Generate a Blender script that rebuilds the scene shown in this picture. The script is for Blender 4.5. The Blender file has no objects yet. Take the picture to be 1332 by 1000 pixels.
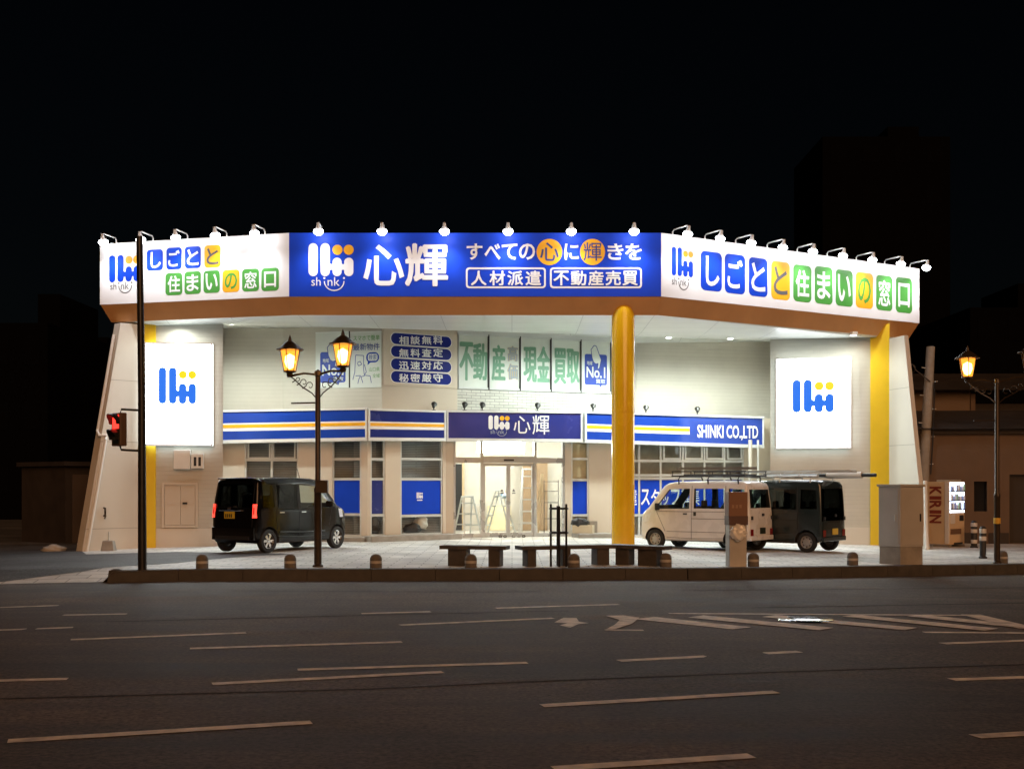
import bpy, bmesh, math, random
from mathutils import Vector, Matrix
from mathutils.geometry import tessellate_polygon
random.seed(7)
sc = bpy.context.scene
COL = sc.collection
R = math.radians
# ------------------------------------------------------------------ camera, sky, sun, exposure
FPX, CX, HY, CH = 1600.0, 666.0, 630.0, 1.6      # measured focal length, principal column, horizon row, eye height
cam = bpy.data.objects.new('camera', bpy.data.cameras.new('camera')); COL.objects.link(cam)
cam.location = (0, 0, CH); cam.rotation_euler = (R(90), 0, 0)
cam.data.sensor_width = 36; cam.data.lens = 36 * FPX / 1332; cam.data.shift_y = 130 / 1332
cam.data.clip_end = 2000; cam.data.clip_start = .1
sc.camera = cam
SUN_EL, SUN_AZ = 24, 14
world = bpy.data.worlds.new("World"); sc.world = world; world.use_nodes = True
wn = world.node_tree.nodes; sky = wn.new('ShaderNodeTexSky'); sky.sky_type = 'NISHITA'; sky.sun_disc = False
sky.sun_elevation = R(SUN_EL); sky.sun_rotation = R(180 - SUN_AZ)
world.node_tree.links.new(sky.outputs[0], wn['Background'].inputs[0]); wn['Background'].inputs[1].default_value = .00006
sun = bpy.data.objects.new('sun', bpy.data.lights.new('sun', 'SUN')); COL.objects.link(sun)
sun.data.energy = .25; sun.data.angle = R(40); sun.data.color = (1, .50, .23)   # night: the warm overhead glow of the town
sun.rotation_euler = (R(90 - SUN_EL), 0, R(SUN_AZ))
vs = sc.view_settings; vs.view_transform = 'Standard'; vs.look = 'None'; vs.gamma = 1; vs.exposure = 2.4
cy = sc.cycles; cy.use_denoising = True
try: cy.denoiser = 'OPENIMAGEDENOISE'
except Exception: pass
cy.sample_clamp_indirect = 4; cy.max_bounces = 8; cy.transparent_max_bounces = 12; cy.caustics_reflective = False; cy.caustics_refractive = False

# ------------------------------------------------------------------ placing helpers
def XY(px, s): return ((px - CX) / s, FPX / s)         # s = picture columns per metre at that depth
def ZZ(py, s): return CH + (HY - py) / s
def zg(x):                                             # the forecourt falls a little to both sides
    return -.02 * max(0, min(-6 - x, 8)) - .018 * max(0, min(x - 2.5, 12))
def G(px, s, dz=0):
    x, y = XY(px, s); return (x, y, zg(x) + dz)
class Plane:
    """an upright plane given by two columns and their scales"""
    def __init__(self, px0, s0, px1, s1):
        self.a = Vector(XY(px0, s0)); self.b = Vector(XY(px1, s1)); d = self.b - self.a
        self.len = d.length; self.r = d / self.len; self.n = Vector((self.r.y, -self.r.x))
    def u(self, px):
        k = (px - CX) / FPX
        return (k * self.a.y - self.a.x) / (self.r.x - k * self.r.y)
    def s(self, px): return FPX / (self.a.y + self.r.y * self.u(px))
    def z(self, px, py): return ZZ(py, self.s(px))
    def P(self, u, z, o=0):
        q = self.a + self.r * u + self.n * o
        return Vector((q.x, q.y, z))
# ------------------------------------------------------------------ materials
MATS = {}
def M(name, col, rough=.6, metal=0, var=.12, scale=2.0, bump=0, bscale=60, emis=None, estr=0, coat=0, stain=0):
    if name in MATS: return MATS[name]
    m = bpy.data.materials.new(name); m.use_nodes = True; nt = m.node_tree; n = nt.nodes; L = nt.links.new
    b = n['Principled BSDF']; b.inputs['Roughness'].default_value = rough; b.inputs['Metallic'].default_value = metal
    b.inputs['Coat Weight'].default_value = coat
    tc = n.new('ShaderNodeTexCoord')
    if var:
        nz = n.new('ShaderNodeTexNoise'); nz.inputs['Scale'].default_value = scale; nz.inputs['Detail'].default_value = 6
        L(tc.outputs['Object'], nz.inputs['Vector'])
        mr = n.new('ShaderNodeMapRange'); mr.inputs[1].default_value = .3; mr.inputs[2].default_value = .7
        mr.inputs[3].default_value = 1 - var; mr.inputs[4].default_value = 1 + var
        L(nz.outputs[0], mr.inputs[0])
        mx = n.new('ShaderNodeVectorMath'); mx.operation = 'SCALE'; mx.inputs[0].default_value = col[:3]
        L(mr.outputs[0], mx.inputs['Scale']); L(mx.outputs[0], b.inputs['Base Color'])
        m2 = n.new('ShaderNodeMapRange'); m2.inputs[1].default_value = .3; m2.inputs[2].default_value = .7
        m2.inputs[3].default_value = max(0, rough - .08); m2.inputs[4].default_value = min(1, rough + .08)
        L(nz.outputs[0], m2.inputs[0]); L(m2.outputs[0], b.inputs['Roughness'])
    else: b.inputs['Base Color'].default_value = (*col[:3], 1)
    if bump:
        bn = n.new('ShaderNodeTexNoise'); bn.inputs['Scale'].default_value = bscale; bn.inputs['Detail'].default_value = 3
        L(tc.outputs['Object'], bn.inputs['Vector'])
        bp = n.new('ShaderNodeBump'); bp.inputs['Strength'].default_value = bump; bp.inputs['Distance'].default_value = .01
        L(bn.outputs[0], bp.inputs['Height']); L(bp.outputs[0], b.inputs['Normal'])
    if emis:
        b.inputs['Emission Color'].default_value = (*emis, 1); b.inputs['Emission Strength'].default_value = estr
    MATS[name] = m; return m
def M_brick(name, c1, c2, mortar, bw, rh, ms=.012, rough=.7, offset=.5, bump=.4, var=.12):
    if name in MATS: return MATS[name]
    m = M(name, c1, rough, var=0); nt = m.node_tree; n = nt.nodes; L = nt.links.new; b = n['Principled BSDF']
    uv = n.new('ShaderNodeUVMap'); br = n.new('ShaderNodeTexBrick'); br.offset = offset
    br.inputs['Color1'].default_value = (*c1, 1); br.inputs['Color2'].default_value = (*c2, 1); br.inputs['Mortar'].default_value = (*mortar, 1)
    br.inputs['Scale'].default_value = 1; br.inputs['Brick Width'].default_value = bw; br.inputs['Row Height'].default_value = rh
    br.inputs['Mortar Size'].default_value = ms; br.inputs['Mortar Smooth'].default_value = .2; br.inputs['Bias'].default_value = 0
    L(uv.outputs[0], br.inputs['Vector'])
    nz = n.new('ShaderNodeTexNoise'); nz.inputs['Scale'].default_value = .9; nz.inputs['Detail'].default_value = 8; nz.inputs['Roughness'].default_value = .65
    L(uv.outputs[0], nz.inputs['Vector'])
    mr = n.new('ShaderNodeMapRange'); mr.inputs[1].default_value = .3; mr.inputs[2].default_value = .7; mr.inputs[3].default_value = 1 - var; mr.inputs[4].default_value = 1 + var
    L(nz.outputs[0], mr.inputs[0])
    mx = n.new('ShaderNodeVectorMath'); mx.operation = 'SCALE'; L(br.outputs['Color'], mx.inputs[0]); L(mr.outputs[0], mx.inputs['Scale'])
    L(mx.outputs[0], b.inputs['Base Color'])
    bp = n.new('ShaderNodeBump'); bp.inputs['Strength'].default_value = bump; bp.inputs['Distance'].default_value = .01; bp.invert = True
    L(br.outputs['Fac'], bp.inputs['Height']); L(bp.outputs[0], b.inputs['Normal'])
    return m
def M_asphalt(name, col, rough=.75):
    m = M(name, col, rough, var=0); nt = m.node_tree; n = nt.nodes; L = nt.links.new; b = n['Principled BSDF']
    tc = n.new('ShaderNodeTexCoord')
    def noise(sc_, det, vec=None):
        z = n.new('ShaderNodeTexNoise'); z.inputs['Scale'].default_value = sc_; z.inputs['Detail'].default_value = det; z.inputs['Roughness'].default_value = .7
        L(vec or tc.outputs['Object'], z.inputs['Vector']); return z
    mp = n.new('ShaderNodeMapping'); mp.inputs['Scale'].default_value = (.06, .9, 1); mp.inputs['Rotation'].default_value = (0, 0, R(-4)); L(tc.outputs['Object'], mp.inputs['Vector'])
    a = noise(24, 6); w = noise(.35, 5); t = noise(1.6, 4, mp.outputs[0])
    def mrange(src, lo, hi, l=.3, h=.7):
        r = n.new('ShaderNodeMapRange'); r.inputs[1].default_value = l; r.inputs[2].default_value = h; r.inputs[3].default_value = lo; r.inputs[4].default_value = hi; L(src, r.inputs[0]); return r.outputs[0]
    def mul(x, y):
        q = n.new('ShaderNodeMath'); q.operation = 'MULTIPLY'; L(x, q.inputs[0]); L(y, q.inputs[1]); return q.outputs[0]
    f = mul(mul(mrange(a.outputs[0], .05, 2.4), mrange(w.outputs[0], .6, 1.4)), mrange(t.outputs[0], .45, 1.6))
    mx = n.new('ShaderNodeVectorMath'); mx.operation = 'SCALE'; mx.inputs[0].default_value = col; L(f, mx.inputs['Scale']); L(mx.outputs[0], b.inputs['Base Color'])
    L(mrange(t.outputs[0], rough - .05, rough + .06), b.inputs['Roughness'])
    bp = n.new('ShaderNodeBump'); bp.inputs['Strength'].default_value = .5; bp.inputs['Distance'].default_value = .006; L(a.outputs[0], bp.inputs['Height']); L(bp.outputs[0], b.inputs['Normal'])
    return m
def M_glass(name, tint=(.9, .95, .95), refl=1.0, rough=.02):
    m = bpy.data.materials.new(name); m.use_nodes = True; nt = m.node_tree; n = nt.nodes; L = nt.links.new
    n.remove(n['Principled BSDF']); out = n['Material Output']
    t = n.new('ShaderNodeBsdfTransparent'); t.inputs[0].default_value = (*tint, 1); g = n.new('ShaderNodeBsdfGlossy'); g.inputs['Roughness'].default_value = rough
    fr = n.new('ShaderNodeLayerWeight'); fr.inputs[0].default_value = .5; pw = n.new('ShaderNodeMath'); pw.operation = 'POWER'; pw.inputs[1].default_value = 4.5; L(fr.outputs['Facing'], pw.inputs[0])
    mu = n.new('ShaderNodeMath'); mu.operation = 'MULTIPLY_ADD'; mu.inputs[1].default_value = .9 * refl; mu.inputs[2].default_value = .045 * refl; mu.use_clamp = True
    mx = n.new('ShaderNodeMixShader'); L(pw.outputs[0], mu.inputs[0]); L(mu.outputs[0], mx.inputs[0]); L(t.outputs[0], mx.inputs[1]); L(g.outputs[0], mx.inputs[2]); L(mx.outputs[0], out.inputs[0])
    return m
def M_lantern(name, col, strength, clear):
    m = bpy.data.materials.new(name); m.use_nodes = True; nt = m.node_tree; n = nt.nodes; L = nt.links.new
    n.remove(n['Principled BSDF']); out = n['Material Output']
    t = n.new('ShaderNodeBsdfTransparent'); t.inputs[0].default_value = (1, .75, .4, 1); e = n.new('ShaderNodeEmission'); e.inputs[0].default_value = (*col, 1); e.inputs[1].default_value = strength
    mx = n.new('ShaderNodeMixShader'); mx.inputs[0].default_value = 1 - clear; L(t.outputs[0], mx.inputs[1]); L(e.outputs[0], mx.inputs[2]); L(mx.outputs[0], out.inputs[0])
    return m
def M_emit(name, col, strength):
    return M(name, (.02, .02, .02), .5, var=0, emis=col, estr=strength)

def dull(m, v=.15):
    m.node_tree.nodes['Principled BSDF'].inputs['Specular IOR Level'].default_value = v; return m
WHITE = M('white_sign_film', (.80, .80, .82), .45, var=.02); BLUE = M('blue_sign_film', (.006, .05, .52), .5, var=.06)
NAVY = M('navy_film', (.010, .020, .20), .4, var=.06); YEL = M('orange_yellow_film', (.85, .42, .015), .4, var=.04); GRN = M('green_film', (.07, .30, .05), .4, var=.05)
DKGREY = M('grey_film', (.10, .10, .11), .5, var=.04); PALEGRN = M('pale_green_film', (.15, .32, .21), .5, var=.06); GREYFILM = M('silver_film', (.42, .43, .45), .5, var=.05)
BANDBLUE = M('band_blue_acrylic', (.016, .055, .36), .16, var=.06); BANDNAVY = M('band_navy_acrylic', (.02, .03, .19), .22, var=.06)
BANDFR = M('band_pale_frame', (.68, .70, .70), .4, var=.05)
SKIRT = M('skirt_painted_metal', (.56, .30, .12), .5, var=.10, scale=1.2, bump=.05, bscale=8)
STUCCO = M('cream_stucco', (.60, .55, .47), .8, var=.07, scale=.7, bump=.25, bscale=90)
PIER = M('beige_pier', (.56, .49, .40), .65, var=.06, scale=.8)
SIDING = M_brick('lap_siding', (.50, .47, .405), (.475, .445, .385), (.43, .40, .345), 60, .115, .005, .55, bump=.45, var=.07)
BRICKW = M_brick('white_brick', (.62, .62, .56), (.52, .52, .47), (.30, .30, .28), .30, .085, .010, .45, bump=1.0)
SOFFIT = M_brick('soffit_panel', (.62, .63, .60), (.58, .60, .57), (.36, .37, .36), 1.8, .9, .010, .30, offset=0, bump=.3, var=.08)
YELCOL = M('yellow_column_paint', (.80, .47, .010), .24, var=.05, scale=1.1, coat=.4)
YELPIL = M('yellow_flat_paint', (.74, .50, .015), .5, var=.06)
ALU = M('aluminium_frame', (.62, .65, .64), .35, .3, var=.05); STEEL = M('steel_plate', (.55, .55, .56), .12, 1, var=.1, scale=20)
BLACKMET = M('black_painted_steel', (.018, .017, .016), .35, .2, var=.2, scale=8); BRONZE = M('bronze_painted_steel', (.05, .035, .022), .35, .3, var=.2, scale=8)
CONC = M('concrete', (.30, .28, .25), .8, var=.18, scale=4, bump=.4, bscale=60); BOLL = M('weathered_bollard_stone', (.13, .115, .10), .8, var=.25, scale=9, bump=.4, bscale=60); KERB = M('weathered_kerb_stone', (.055, .05, .045), .8, var=.3, scale=5, bump=.5, bscale=50)
STONE = M('dark_granite', (.05, .042, .035), .6, var=.25, scale=9, bump=.4, bscale=30)
GLASS = M_glass('window_glass'); CARGLASS = M_glass('tinted_car_glass', (.08, .09, .09), .8); CARGLASSC = M_glass('clear_car_glass', (.72, .80, .78), 1.3)
BLIND = M_brick('grey_blind', (.30, .31, .31), (.28, .29, .29), (.16, .16, .17), 40, .05, .01, .6, bump=.4)
CREAM = M('cream_plaster', (.74, .71, .63), .8, var=.05); DARKROOM = M('dark_doorway', (.03, .03, .03), .8, var=.1)
PLY = M('pale_plywood', (.60, .46, .28), .6, var=.16, scale=3); WHITEP = M('white_paint', (.75, .74, .70), .5, var=.05)
for m_ in (BLUE, NAVY): dull(m_)
# ------------------------------------------------------------------ mesh builder
class MB:
    def __init__(self): self.v = []; self.f = []; self.m = []; self.sm = []; self.mats = []
    def mi(self, m):
        if m not in self.mats: self.mats.append(m)
        return self.mats.index(m)
    def add(self, vs, fs, m, smooth=False):
        k = len(self.v); self.v += [tuple(p) for p in vs]; i = self.mi(m)
        for f in fs: self.f.append([k + a for a in f]); self.m.append(i); self.sm.append(smooth)
        return self
    def poly(self, pts, m):
        pts = [Vector(p) for p in pts]
        if len(pts) <= 4: return self.add(pts, [list(range(len(pts)))], m)
        return self.add(pts, [list(t) for t in tessellate_polygon([pts])], m)
    def box(self, c, d, m, rz=0, tilt=None):
        x, y, z = (q / 2 for q in d); mt = Matrix.Rotation(rz, 3, 'Z')
        if tilt: mt = mt @ Matrix.Rotation(tilt[0], 3, tilt[1])
        vs = [Vector(c) + mt @ Vector((a * x, b * y, e * z)) for e in (-1, 1) for a, b in ((-1, -1), (1, -1), (1, 1), (-1, 1))]
        return self.add(vs, [(3, 2, 1, 0), (4, 5, 6, 7), (0, 1, 5, 4), (1, 2, 6, 5), (2, 3, 7, 6), (3, 0, 4, 7)], m)
    def pbox(self, P, u0, u1, z0, z1, o0, o1, m):
        vs = [P.P(u, z, o) for z in (z0, z1) for u, o in ((u0, o1), (u1, o1), (u1, o0), (u0, o0))]
        return self.add(vs, [(3, 2, 1, 0), (4, 5, 6, 7), (0, 1, 5, 4), (1, 2, 6, 5), (2, 3, 7, 6), (3, 0, 4, 7)], m)
    def prism(self, pts, vec, m, caps=True):
        n = len(pts); a = [Vector(p) for p in pts]; b = [p + Vector(vec) for p in a]
        self.add(a + b, [(i, (i + 1) % n, n + (i + 1) % n, n + i) for i in range(n)], m)
        if caps: self.poly(a[::-1], m); self.poly(b, m)
        return self
    def tube(self, pts, r, m, seg=8, rs=None):
        pts = [Vector(p) for p in pts]; vs = []; n = len(pts)
        for i, p in enumerate(pts):
            t = (pts[min(i + 1, n - 1)] - pts[max(i - 1, 0)]).normalized()
            a = t.cross(Vector((0, 0, 1)) if abs(t.z) < .95 else Vector((1, 0, 0))).normalized(); b = t.cross(a); rr = rs[i] if rs else r
            vs += [p + (a * math.cos(6.28318 * k / seg) + b * math.sin(6.28318 * k / seg)) * rr for k in range(seg)]
        fs = [(i * seg + k, i * seg + (k + 1) % seg, (i + 1) * seg + (k + 1) % seg, (i + 1) * seg + k) for i in range(n - 1) for k in range(seg)]
        self.add(vs, fs, m, True); self.add(vs[:seg], [list(range(seg))], m); return self.add(vs[-seg:], [list(range(seg))[::-1]], m)
    def lathe(self, prof, c, m, seg=16, axis=None, smooth=True):
        c = Vector(c); q = Vector((0, 0, 1)).rotation_difference(Vector(axis)).to_matrix() if axis else Matrix.Identity(3); vs = []
        for r, z in prof: vs += [c + q @ Vector((r * math.cos(6.28318 * k / seg), r * math.sin(6.28318 * k / seg), z)) for k in range(seg)]
        n = len(prof)
        fs = [(i * seg + k, i * seg + (k + 1) % seg, (i + 1) * seg + (k + 1) % seg, (i + 1) * seg + k) for i in range(n - 1) for k in range(seg)]
        return self.add(vs, fs, m, smooth)
    def build(self, name, parent=None, origin=None, bevel=0, sharp=40, loc=None):
        """origin: world point the vertices are measured from (the parent's own world place)"""
        me = bpy.data.meshes.new(name); o = Vector(origin or (0, 0, 0))
        me.from_pydata([Vector(p) - o for p in self.v], [], self.f)
        for m in self.mats: me.materials.append(m)
        me.polygons.foreach_set('material_index', self.m); me.polygons.foreach_set('use_smooth', self.sm)
        uv = me.uv_layers.new(name='UVMap'); me.update()
        for p in me.polygons:
            n = p.normal
            if abs(n.z) > .7: a, b = Vector((1, 0, 0)), Vector((0, 1, 0))
            else:
                a = Vector((-n.y, n.x, 0)).normalized(); b = Vector((0, 0, 1))
            for li in p.loop_indices:
                q = me.vertices[me.loops[li].vertex_index].co + o; uv.data[li].uv = (q.dot(a), q.dot(b))
        if any(self.sm): me.set_sharp_from_angle(angle=R(sharp))
        ob = bpy.data.objects.new(name, me); COL.objects.link(ob)
        if parent: ob.parent = parent
        if loc: ob.location = loc
        if bevel:
            bv = ob.modifiers.new('b', 'BEVEL'); bv.width = bevel; bv.segments = 2; bv.limit_method = 'ANGLE'
        return ob
def tag(o, label=None, cat=None, group=None, kind=None):
    if label: o['label'] = label
    if cat: o['category'] = cat
    if group: o['group'] = group
    if kind: o['kind'] = kind
    return o
def thing(name, loc, label, cat, group=None, rz=0):
    o = bpy.data.objects.new(name, None); COL.objects.link(o); o.location = loc; o.rotation_euler = (0, 0, rz); o.empty_display_size = .2
    return tag(o, label, cat, group)
def copy_tree(o, parent=None):
    c = o.copy(); COL.objects.link(c)
    if parent: c.parent = parent
    for ch in list(o.children): copy_tree(ch, c)
    return c
ORD = ['first', 'second', 'third', 'fourth', 'fifth', 'sixth', 'seventh', 'eighth', 'ninth', 'tenth']
# ------------------------------------------------------------------ lettering
TXT = {}
def glyphs(text, bold):
    k = (text, bold)
    if k in TXT: return TXT[k]
    cu = bpy.data.curves.new('t', 'FONT'); cu.body = text; cu.size = 1; cu.offset = bold; cu.resolution_u = 3
    ob = bpy.data.objects.new('t', cu); COL.objects.link(ob); dg = bpy.context.evaluated_depsgraph_get()
    me = bpy.data.meshes.new_from_object(ob.evaluated_get(dg)); vs = [v.co.copy() for v in me.vertices]; fs = [list(p.vertices) for p in me.polygons]
    bpy.data.objects.remove(ob); bpy.data.curves.remove(cu); bpy.data.meshes.remove(me)
    x0 = min(v.x for v in vs); x1 = max(v.x for v in vs); y0 = min(v.y for v in vs); y1 = max(v.y for v in vs)
    TXT[k] = ([((v.x - x0) / (x1 - x0), (v.y - y0) / (y1 - y0)) for v in vs], fs); return TXT[k]
def shape(mb, fn, pts, m): mb.poly([fn(*p) for p in pts], m)
def rrect(u0, u1, z0, z1, r, n=5):
    out = []
    for cx, cz, a in ((u1 - r, z1 - r, 0), (u0 + r, z1 - r, 90), (u0 + r, z0 + r, 180), (u1 - r, z0 + r, 270)):
        out += [(cx + r * math.cos(R(a + 90 * k / n)), cz + r * math.sin(R(a + 90 * k / n))) for k in range(n + 1)]
    return out
def disc(cu, cz, ru, rz, n=28): return [(cu + ru * math.cos(6.28318 * k / n), cz + rz * math.sin(6.28318 * k / n)) for k in range(n)]
class Face:
    """writing surface on a Plane; rectangles are measured as columns and rows of the photo and become metres on the plane"""
    def __init__(self, P, off): self.P = P; self.off = off
    def rect(self, x0, y0, x1, y1):
        P = self.P; xm = (x0 + x1) / 2
        return P.u(x0), P.u(x1), P.z(xm, y1), P.z(xm, y0)
    def shear(self, px, py): return self.P.u(px), self.P.z(px, py)
    def fn(self, o): return lambda u, z: self.P.P(u, z, self.off + o)
    def text(self, mb, t, x0, y0, x1, y1, m, bold=.012, o=.006, heavy=0):
        self.textm(mb, t, self.rect(x0, y0, x1, y1), m, bold, o, heavy)
    def textm(self, mb, t, rc, m, bold=.012, o=.006, heavy=0):
        u0, u1, z0, z1 = rc; vs, fs = glyphs(t, bold); f = self.fn(0)
        sh = [(0, 0)] if not heavy else [(heavy * math.cos(k), heavy * math.sin(k)) for k in (0.3, 1.57, 2.8, 3.9, 5.5)]
        for i, (dx, dz) in enumerate(sh):
            mb.add([self.P.P(u0 + a * (u1 - u0) + dx, z0 + b * (z1 - z0) + dz, self.off + o + i * .0012) for a, b in vs], fs, m)
    def tile(self, mb, x0, y0, x1, y1, m, r=.18, o=.003):
        u0, u1, z0, z1 = self.rect(x0, y0, x1, y1); shape(mb, self.fn(o), rrect(u0, u1, z0, z1, r * min(u1 - u0, z1 - z0)), m)
    def frame(self, mb, x0, y0, x1, y1, w, m, r=.2, o=.004):
        u0, u1, z0, z1 = self.rect(x0, y0, x1, y1); rr = r * (z1 - z0); a = rrect(u0, u1, z0, z1, rr); b = rrect(u0 + w, u1 - w, z0 + w, z1 - w, rr - w * .7); n = len(a); f = self.fn(o)
        mb.add([f(*p) for p in a] + [f(*p) for p in b], [(i, (i + 1) % n, n + (i + 1) % n, n + i) for i in range(n)], m)
    def logo(self, mb, x0, y0, x1, y1, m, my, o=.004):
        """two tall round-ended bars, two half bars joined by a rippled band, two dots above"""
        u0, u1, z0, z1 = self.rect(x0, y0, x1, y1); W = u1 - u0; H = z1 - z0; b = W * .205; f = self.fn(o); f2 = self.fn(o + .001)
        U = lambda t: u0 + t * W
        Z = lambda t: z0 + t * H
        shape(mb, f, rrect(u0, u0 + b, z0, z1, b * .49), m); shape(mb, f, rrect(U(.27), U(.27) + b, z0, z1, b * .49), m)
        for t in (.535, .795): shape(mb, f, rrect(U(t), U(t) + b, z0, Z(.56), b * .49), m)
        shape(mb, f2, [(U(.37), Z(.13)), (U(.52), Z(.20)), (U(.64), Z(.12)), (U(.77), Z(.20)), (U(.9), Z(.12)), (U(.9), Z(.42)), (U(.77), Z(.36)), (U(.64), Z(.44)), (U(.52), Z(.36)), (U(.37), Z(.44))], m)
        for t in (.645, .895): shape(mb, f, disc(U(t), Z(.80), W * .112, W * .112), my)
    def smile(self, mb, x0, y0, x1, y1, m, o=.004):
        u0, u1, z0, z1 = self.rect(x0, y0, x1, y1); W = u1 - u0; H = z1 - z0
        self.textm(mb, 'sh', (u0, u0 + .27 * W, z0 + .36 * H, z0 + .92 * H), m, .0, o); self.textm(mb, 'nk', (u0 + .47 * W, u0 + .82 * W, z0 + .36 * H, z0 + .92 * H), m, .0, o)
        w = H * .07; cx = u0 + .66 * W; rx = .30 * W; cz = z0 + .66 * H; rz = .64 * H; n = 14; a = []; c = []
        for k in range(n + 1):
            t = R(180 + 180 * k / n); a.append((cx + rx * math.cos(t), cz + rz * math.sin(t))); c.append((cx + (rx - w) * math.cos(t), cz + (rz - w) * math.sin(t)))
        f = self.fn(o)
        for k in range(n): mb.poly([f(*a[k]), f(*a[k + 1]), f(*c[k + 1]), f(*c[k])], m)
        for t in (-1, 1): shape(mb, f, disc(cx + t * (rx - w / 2), z0 + .86 * H, w, w, 10), m)
# ================================================================== SETTING: road, pavement
def road_z(x, y): return zg(x) - .2
KPX = [(150, 69.4), (420, 69.3), (700, 69.0), (900, 68.0), (1100, 64.0), (1332, 59.2), (1700, 51.0), (2600, 38)]
KERBLINE = [XY(*p) for p in KPX]
def slab(name, poly, zf, m, cuts_x=(), cuts_y=(), kind='structure'):
    bm = bmesh.new(); vs = [bm.verts.new((x, y, 0)) for x, y in poly]
    for t in tessellate_polygon([[Vector((x, y, 0)) for x, y in poly]]):
        try: bm.faces.new([vs[i] for i in t])
        except ValueError: pass
    for ax, cuts in ((0, cuts_x), (1, cuts_y)):
        for c in cuts:
            no = (1, 0, 0) if ax == 0 else (0, 1, 0); co = (c, 0, 0) if ax == 0 else (0, c, 0)
            bmesh.ops.bisect_plane(bm, geom=bm.verts[:] + bm.edges[:] + bm.faces[:], dist=1e-5, plane_co=co, plane_no=no)
    for v in bm.verts: v.co.z = zf(v.co.x, v.co.y)
    bmesh.ops.recalc_face_normals(bm, faces=bm.faces[:])
    if bm.faces and sum(f.normal.z for f in bm.faces) < 0: bmesh.ops.reverse_faces(bm, faces=bm.faces[:])
    uv = bm.loops.layers.uv.new('UVMap')
    for f in bm.faces:
        for l in f.loops: l[uv].uv = (l.vert.co.x, l.vert.co.y)
    me = bpy.data.meshes.new(name); bm.to_mesh(me); bm.free(); me.materials.append(m)
    o = bpy.data.objects.new(name, me); COL.objects.link(o); o['kind'] = kind; return o
CUTX = (-14, -6, 2.5, 14.5)
ASPH = M_asphalt('road_asphalt', (.064, .048, .038), .80); ASPH2 = M_asphalt('side_road_asphalt', (.055, .055, .058), .75)
PAVE = M_brick('pavement_paving', (.62, .60, .57), (.50, .49, .47), (.20, .19, .18), .6, .3, .012, .6, bump=.5, var=.30)
GROUND = M('far_ground', (.05, .045, .04), .9, var=.2, scale=.2)
slab('ground', [(-900, -60), (900, -60), (900, 1600), (-900, 1600)], lambda x, y: -.75, GROUND)
slab('road', [(-120, -30), (160, -30), (160, 29), (60, 29)] + [(x, y + .12) for x, y in KERBLINE[::-1]] + [(-7.5, 23.4), (-120, 23.4)], road_z, ASPH, CUTX)
def ramp(x, y):
    hx = min(1, max(0, (-7.46 - x) / .2)); gy = min(1, max(0, (24.3 - y) / 1.2)); return zg(x) - .19 * hx * gy
pave_poly = [(-7.44, 22.98)] + [(x, y + .05) for x, y in KERBLINE[1:]] + [(60, 75), (-60, 75), (-60, 23.05), (-7.66, 23.02)]
slab('pavement', pave_poly, ramp, PAVE, CUTX + (-7.46, -7.66), (23.1, 24.3))
sr = [(-500, 747.5), (-200, 748), (0, 746.5), (110, 740), (230, 732), (330, 722.8), (385, 721), (230, 717.6), (112, 720.8), (100, 712), (100, 665.6), (-500, 665.6)]
def ground_at(px, py):
    s = (py - HY) / 1.6
    for _ in range(12): s = (py - HY) / (1.6 - ramp(*XY(px, s)))
    return XY(px, s)
slab('side_road', [ground_at(*p) for p in sr], lambda x, y: ramp(x, y) + .006, ASPH2, CUTX + (-7.46, -7.66), (23.1, 24.3))
# kerb: stones following the edge of the pavement
mb = MB()
def interp(line, t):
    L = [0]
    for a, b in zip(line, line[1:]): L.append(L[-1] + math.hypot(b[0] - a[0], b[1] - a[1]))
    t = min(max(t, 0), L[-1] - 1e-6)
    for i in range(len(L) - 1):
        if t <= L[i + 1]:
            k = (t - L[i]) / (L[i + 1] - L[i]); a, b = line[i], line[i + 1]; return Vector((a[0] + (b[0] - a[0]) * k, a[1] + (b[1] - a[1]) * k))
t = 0.0
while t < 32:
    a = interp(KERBLINE, t); b = interp(KERBLINE, t + 1.192); d = (b - a).normalized(); nn = Vector((d.y, -d.x))
    for q0, q1 in ((a, b),):
        prof = [(0.06, -.30), (0.05, -.02), (.03, .012), (-.02, .02), (-.16, .02), (-.16, -.3)]
        A = [Vector((q0.x + nn.x * o, q0.y + nn.y * o, zg(q0.x) + z)) for o, z in prof]; B = [Vector((q1.x + nn.x * o, q1.y + nn.y * o, zg(q1.x) + z)) for o, z in prof]; n = len(prof)
        mb.add(A + B, [(i, (i + 1) % n, n + (i + 1) % n, n + i) for i in range(n)] + [tuple(range(n))[::-1], tuple(range(n, 2 * n))], KERB)
    t += 1.2
a = KERBLINE[0]
mb.lathe([(.11, -.3), (.11, -.06), (.095, .0), (.05, .019), (0, .02)], (a[0], a[1] + .05, 0), KERB, 16)
mb.add([(-7.58, 23.0, -.3), (-7.40, 23.0, -.3), (-7.40, 24.5, -.3), (-7.58, 24.5, -.3), (-7.54, 23.0, -.005), (-7.40, 23.0, -.005), (-7.40, 24.5, -.07), (-7.54, 24.5, -.07)], [(4, 5, 6, 7), (0, 1, 5, 4), (3, 0, 4, 7), (1, 2, 6, 5), (2, 3, 7, 6)], KERB)
tag(mb.build('kerb', bevel=0), kind='structure')
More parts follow.
